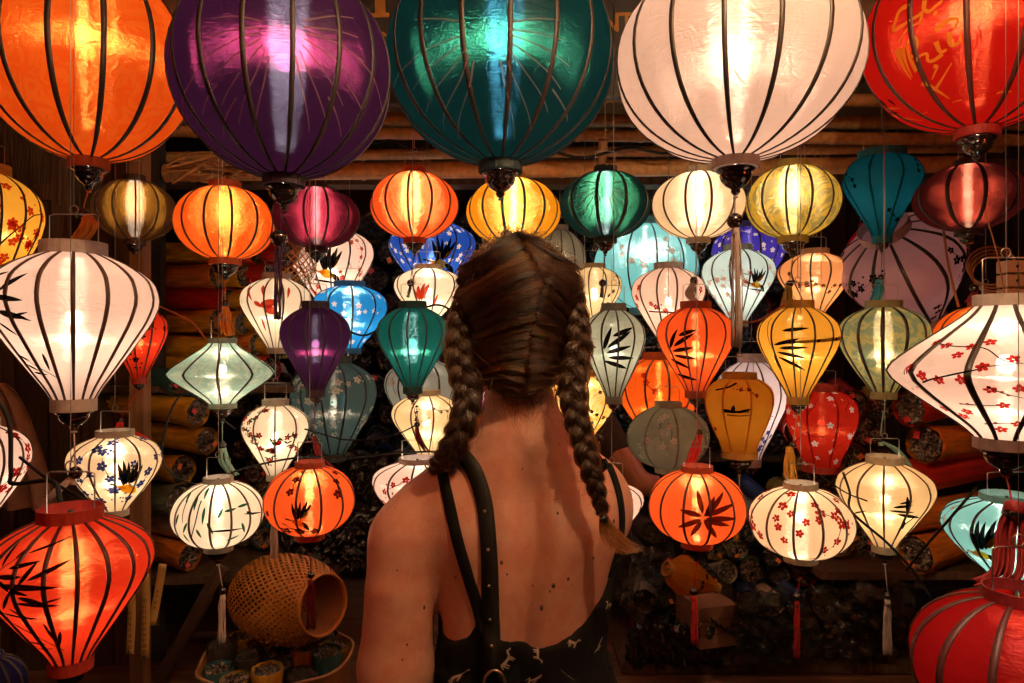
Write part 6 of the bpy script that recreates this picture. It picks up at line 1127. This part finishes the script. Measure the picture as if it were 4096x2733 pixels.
# tub of upright rolls under the basket
t = thing('tub', 'shiny orange cloth tub filled with upright folded lanterns', 'tub', (-0.6399,1.86,0.5787)); M_tub = principled('orange_tub', (.45, .16, .03), rough=.3, coat=.5, noise=(9, .5), bump=(12, .4, .01))
mb = MB(); mb.lathe([(.17, -.20), (.190, -.02), (.198, .060), (.201, .065), (.195, .067), (.18, .0), (.17, -.19)], 36, 0, (0, 0, 0), False); mb.build('side', M_tub, t)
mb = MB(); mb.tube([((.199 + .003 * math.sin(7 * a)) * math.cos(a), (.199 + .003 * math.sin(7 * a)) * math.sin(a), .067 + .006 * math.sin(5 * a)) for a in np.linspace(0, 2 * PI, 48)], .0045, 6, 0, None, False); mb.build('rope_rim', principled('hemp', (.40, .22, .10), rough=.9), t)
k = 0
for rr, n_ in ((.150, 11), (.075, 5), (0, 1)):
    for i in range(n_):
        a = 2 * PI * (i + .3) / n_ - PI / 2; c = ['yellow', 'dark', 'teal', 'olive', 'dark', 'orange', 'dark'][k % 7]; k += 1
        roll(Vector(t.location) + Vector((rr * math.cos(a), rr * math.sin(a), .085 + random.uniform(-.012, .02))), (random.uniform(-.08, .08), .06, -1), c, .90, 'film wrapped %s folded lantern standing in the orange tub' % WORD[c], 'folded lanterns in the tub', False)
# ---- tape measures hanging at the left
M_tape = principled('tape_yellow', (.55, .33, .10), rough=.5); M_print = principled('tape_print', (.03, .02, .02), rough=.7)
for k, (x, y0, y1, lean, num) in enumerate(((300, 1395, 1500, .0, 14), (322, 1375, 1520, .0, 30), (343, 1360, 1452, .16, 6))):
    a = (-1.125,1.5,2.2506); X = (x - 1175) / 1566.7 * 1.5; z0 = 1.5 - (y0 - 784) / 1566.7 * 1.5; z1 = 1.5 - (y1 - 784) / 1566.7 * 1.5
    t = thing('tape_measure', ['yellow tape measure with numbers hanging left of the others', 'longest yellow tape measure with numbers, in the middle of three', 'short yellow tape measure twisting at its lower end'][k], 'tape measure', (X, 1.5 + .02 * k, z0), (0, lean, .1 * k), 'tape measures')
    L = z0 - z1; mb = MB(); vs = []
    for i in range(13):
        u = i / 12; tw = (.9 * max(0, u - .6) if k == 2 else .08 * math.sin(3 * u))
        for s in (-.0085, .0085): vs.append((s * math.cos(tw), s * math.sin(tw) + .004 * math.sin(4 * u), .05 - (L + .05) * u))
    mb.add(vs, [(2 * i, 2 * i + 1, 2 * i + 3, 2 * i + 2) for i in range(12)]); o = mb.build('band', M_tape, t); so = o.modifiers.new('thick', 'SOLIDIFY'); so.thickness = .0006
    for i in range(int(L / .0125)):
        cu = bpy.data.curves.new('number', 'FONT'); cu.body = str(num + i); cu.size = .0105; cu.align_x = 'CENTER'; cu.align_y = 'CENTER'; cu.extrude = .0001; cu.materials.append(M_print)
        if k == 2 and i > 3: break
        text_obj('number', cu, t, (0, -.0055, -.010 - i * .0125))
# ---- cardboard box and cloths in the shadow at the right
t = thing('cardboard_box', 'brown cardboard boxes stacked in the shadow behind the red tassel', 'box', (0.667,2.2,0.5648), (0, 0, .25)); M_card = principled('cardboard', (.20, .085, .045), rough=.85, noise=(12, .7))
for i in range(3): mb = MB(); mb.box((0, .08, -.03 + i * .045), (.135, .16, .041)); mb.build('carton', M_card, t, False)
# ---- power strips at the right edge
t = thing('power_strip', 'stack of pale power sockets above the white saucer lantern', 'power strip', (1.2957,1.75,1.6608)); M_sk = principled('old_plastic', (.42, .20, .11), rough=.5)
for i in range(3):
    mb = MB(); mb.box((.02, 0, .03 - i * .036), (.12, .04, .030)); mb.build('socket_block', M_sk, t, False)
    for s in (-.015, .02): mb = MB(); mb.lathe([(.004, 0), (.004, .003)], 8); o = mb.build('socket_hole', M_cord, t); o.location = (s, -.019, .03 - i * .036); o.rotation_euler = (PI / 2, 0, 0)
# ---- cables
M_amber = principled('amber_cable', (.30, .11, .03), rough=.4)
def cable(pts, r, m, label, n=10): mb = MB(); mb.tube(spline(pts, n), r, 6); tag(mb.build('cable', m), label, 'cable', 'electric cables between the lanterns')
cable([(-0.7701,1.9,1.2562), (-0.9156,1.9,1.3533), (-0.8713,1.7,1.2114), (-0.7661,1.66,1.1525), (-0.6673,1.7,1.1842), (-0.5077,1.64,1.2216), (-0.3852,1.7,1.2114), (-0.3054,1.74,1.2157), (-0.1854,1.76,1.2169)], .0026, M_cord, 'black cable running from the red tassel to the orange bird lantern')
cable([(-0.5226,1.78,1.5898), (-0.4821,1.82,1.5569), (-0.4052,1.84,1.5164), (-0.3311,1.82,1.5453), (-0.1988,1.78,1.5954), (-0.1321,1.8,1.5563)], .0028, M_cord, 'black cable sagging across the bright blue lantern')
cable([(-0.5457,1.8,1.2691), (-0.5026,2.1,1.1971), (-0.3686,2.1,1.2105), (-0.2547,2.1,1.2641)], .0022, M_cord, 'thin cable sagging across the slate lantern')
cable([(-0.8143,1.05,1.4357), (-0.7754,1.05,1.382), (-0.7707,1.05,1.3016), (-0.7674,1.05,1.2815), (-0.6734,1,1.2951), (-0.6144,0.93,1.2768)], .0035, M_cord, 'thick black cable crossing the half cut white lantern')
cable([(-0.8071,1.12,1.3098), (-0.7138,1.05,1.2882), (-0.6223,1,1.2664)], .0026, M_cord, 'black cable running down to the red bamboo lantern')
cable([(0.815,1.68,1.1772), (0.8113,1.64,1.1378), (0.8065,1.62,1.0957), (0.8834,1.6,1.0241), (0.9549,1.6,0.9424), (1.0059,1.6,0.8505)], .0032, M_cord, 'black cable with a taped joint crossing the tan tree lantern')
cable([(0.9245,1.36,1.2083), (0.8724,1.36,1.1476), (0.8952,1.5,1.0347), (0.9242,1.6,0.9628)], .0030, M_cord, 'black cable running down from the light blue bird lantern')
cable([(0.765,1.7,1.168), (0.8399,1.72,1.1201), (0.8427,1.62,1.1215)], .0018, M_cord, 'thin black wire behind the plum blossom lantern')
cable([(0.3659,1.82,1.5802), (0.4774,1.76,1.5696), (0.6122,1.76,1.5494), (0.6782,1.7,1.5911)], .0022, M_redcable, 'dark red wire stretched between the two bamboo onion lanterns')
cable([(-1.0144,1.95,1.6046), (-0.8914,1.9,1.5534), (-0.8251,1.86,1.4929)], .0024, M_amber, 'amber cable running down to the pale green saucer lantern')
cable([(-0.1896,2.2,2.1375), (-0.3019,2.2,2.1165), (-0.3862,2.2,2.1488), (-0.4524,2.25,2.152)], .003, M_cord, 'black cable along the pole behind the teal globe')
cable([(0.1248,2.3,2.1445), (0.2422,2.3,2.1195), (0.389,2.3,2.1518), (0.5065,2.3,2.1342), (0.5775,2.35,2.1585)], .005, M_cord, 'black cable bundle along the pole left of the big white globe')
cable([(1.0754,1.55,1.7909), (1.1031,1.55,1.6919), (0.9418,1.3,1.5697)], .0016, M_amber, 'amber wire hanging beside the power sockets')
mb = MB()
for k in range(4): mb.tube([Vector((1.3691,1.95,1.7166)) + Vector((.07 * math.cos(a) + .012 * k, .01 * k, .055 * math.sin(a) - .008 * k)) for a in np.linspace(.4 * k, .4 * k + 5.6, 22)], .003, 5)
tag(mb.build('cable_coil', M_amber), 'loose coil of amber cable under the maroon globe', 'cable coil')
cable([(1.2385,1.98,1.9347), (1.2638,1.98,1.7325), (1.2954,1.98,1.5998)], .004, M_amber, 'straight amber cable hanging left of the coil')
# ---- loose lanterns
build_lantern(dict(id='C6', k='onion', loc=list((1.5012,2.45,1.5766)), R=.20, H=.44, fab='mauve', n=12, P=.16, name='silk_lantern', label='large dim pale pink lantern slumped on its side with creased silk and dark blossoms', rot=.3, rw=.012, d=[['rb', 9, 'black', .016, 5]], hang=9), (.25, -.75, .2))  # taken as unlit; weak lamp added inside to brighten it
build_lantern(dict(id='K9', k='tear', loc=list((0.634,2.1,0.7413)), R=.058, H=.20, fab='ochre', n=8, P=0, name='silk_lantern', label='small yellow painted lantern lying on top of the dark heap', rot=.3, rw=.004, d=[['rb', 5, 'black', .009, 2]], hang=9), (.2, -1.15, .1))
# ---- the stall keeper whose bare arm shows between the lanterns
keeper = thing('person', 'person mostly hidden behind the woman, bare forearm showing between the lanterns', 'person', (0, 0, 0))
fk = Field((-.05, 2.44, .34), (.86, 2.98, 1.52), .009)
ox, oy, oz = .17, 2.72, -.10
fk.stack([(z + oz - .0, .02 + ox, oy, a, b) for z, a, b in ((.90, .15, .11), (1.05, .15, .11), (1.2, .17, .115), (1.3, .15, .10), (1.36, .10, .08), (1.40, .06, .06))], .02)
fk.cone((ox + .02, oy, 1.26), (ox + .02, oy, 1.38), .058, .052, .03); fk.ball((ox + .02, oy - .03, 1.42), (.073, .09, .105), .02)
fk.cone((ox - .02, oy, 1.21), (ox - .16, oy, 1.15), .05, .055, .04); fk.cone((ox + .05, oy, 1.21), (ox + .19, oy - .02, 1.15), .05, .055, .04)
fk.cone((ox + .19, oy - .02, 1.15), (.50, 2.66, .945), .060, .046, .03); fk.cone((.50, 2.66, .945), (.70, 2.60, .93), .046, .032, .015)
fk.cone((.70, 2.60, .93), (.77, 2.585, .925), .026, .028, .012)
for o_ in (-.026, -.009, .009, .026): fk.cone((.775, 2.585 + o_, .925), (.84, 2.58 + o_ * 1.2, .905), .0105, .009, .003)
fk.cone((.72, 2.56, .93), (.765, 2.535, .915), .012, .010, .006)
fk.cone((ox - .16, oy, 1.15), (ox - .18, oy - .02, .9), .056, .045, .03); fk.cone((ox - .18, oy - .02, .9), (ox - .16, oy - .1, .68), .044, .03, .02)
for sx in (-1, 1): fk.cone((ox + .02 + sx * .08, oy, .80), (ox + .02 + sx * .09, oy, .38), .085, .05, .03)
kb, kbvh = field_mesh('body', fk, M_skin2, keeper, 3)
fs_ = Field((-.05, 2.44, .34), (.56, 2.98, 1.30), .011); fs_.stack([(z + oz, .02 + ox, oy, a, b) for z, a, b in ((.50, .17, .13), (.90, .158, .118), (1.05, .158, .118), (1.2, .178, .123), (1.3, .155, .108), (1.35, .11, .088))], .02)
fs_.cone((ox + .05, oy, 1.21), (ox + .19, oy - .02, 1.15), .058, .063, .04); fs_.cone((ox - .02, oy, 1.21), (ox - .16, oy, 1.15), .058, .063, .04); fs_.cone((ox + .19, oy - .02, 1.15), (ox + .24, 2.69, 1.08), .066, .06, .03)
field_mesh('shirt', fs_, principled('dark_shirt', (.03, .02, .018), rough=.9, noise=(20, .6)), keeper, 3)
# ---- added lanterns out of view, boosted to light the woman and near silk
for i, (c, R_, H_, fb, P_, lb) in enumerate((
        ((.40, .48, 2.10), .15, .26, 'cream', FILL_P * 2.2, 'added unseen cream globe lantern lighting her back from the upper right'),
        ((-.85, .0, 2.10), .19, .33, 'orange', FILL_P * .18, 'added unseen orange globe lantern giving fill light from the upper left'),
        ((.0, -.30, 2.32), .20, .34, 'cream', FILL_P * .20, 'added unseen cream globe lantern giving fill light from straight behind the viewer'),
        ((1.35, .25, 1.75), .19, .33, 'orange', FILL_P * .15, 'added unseen orange globe lantern giving fill light from the right'))):
    build_lantern(dict(id='S%d' % i, k='globe', loc=list(c), R=R_, H=H_, fab=fb, n=16, P=P_, name='silk_lantern', label=lb, rot=.1, rw=.006, hang=2.5 - c[2], group='added unseen fill lanterns'))  # these silk_lantern objects are added fill lights, out of view
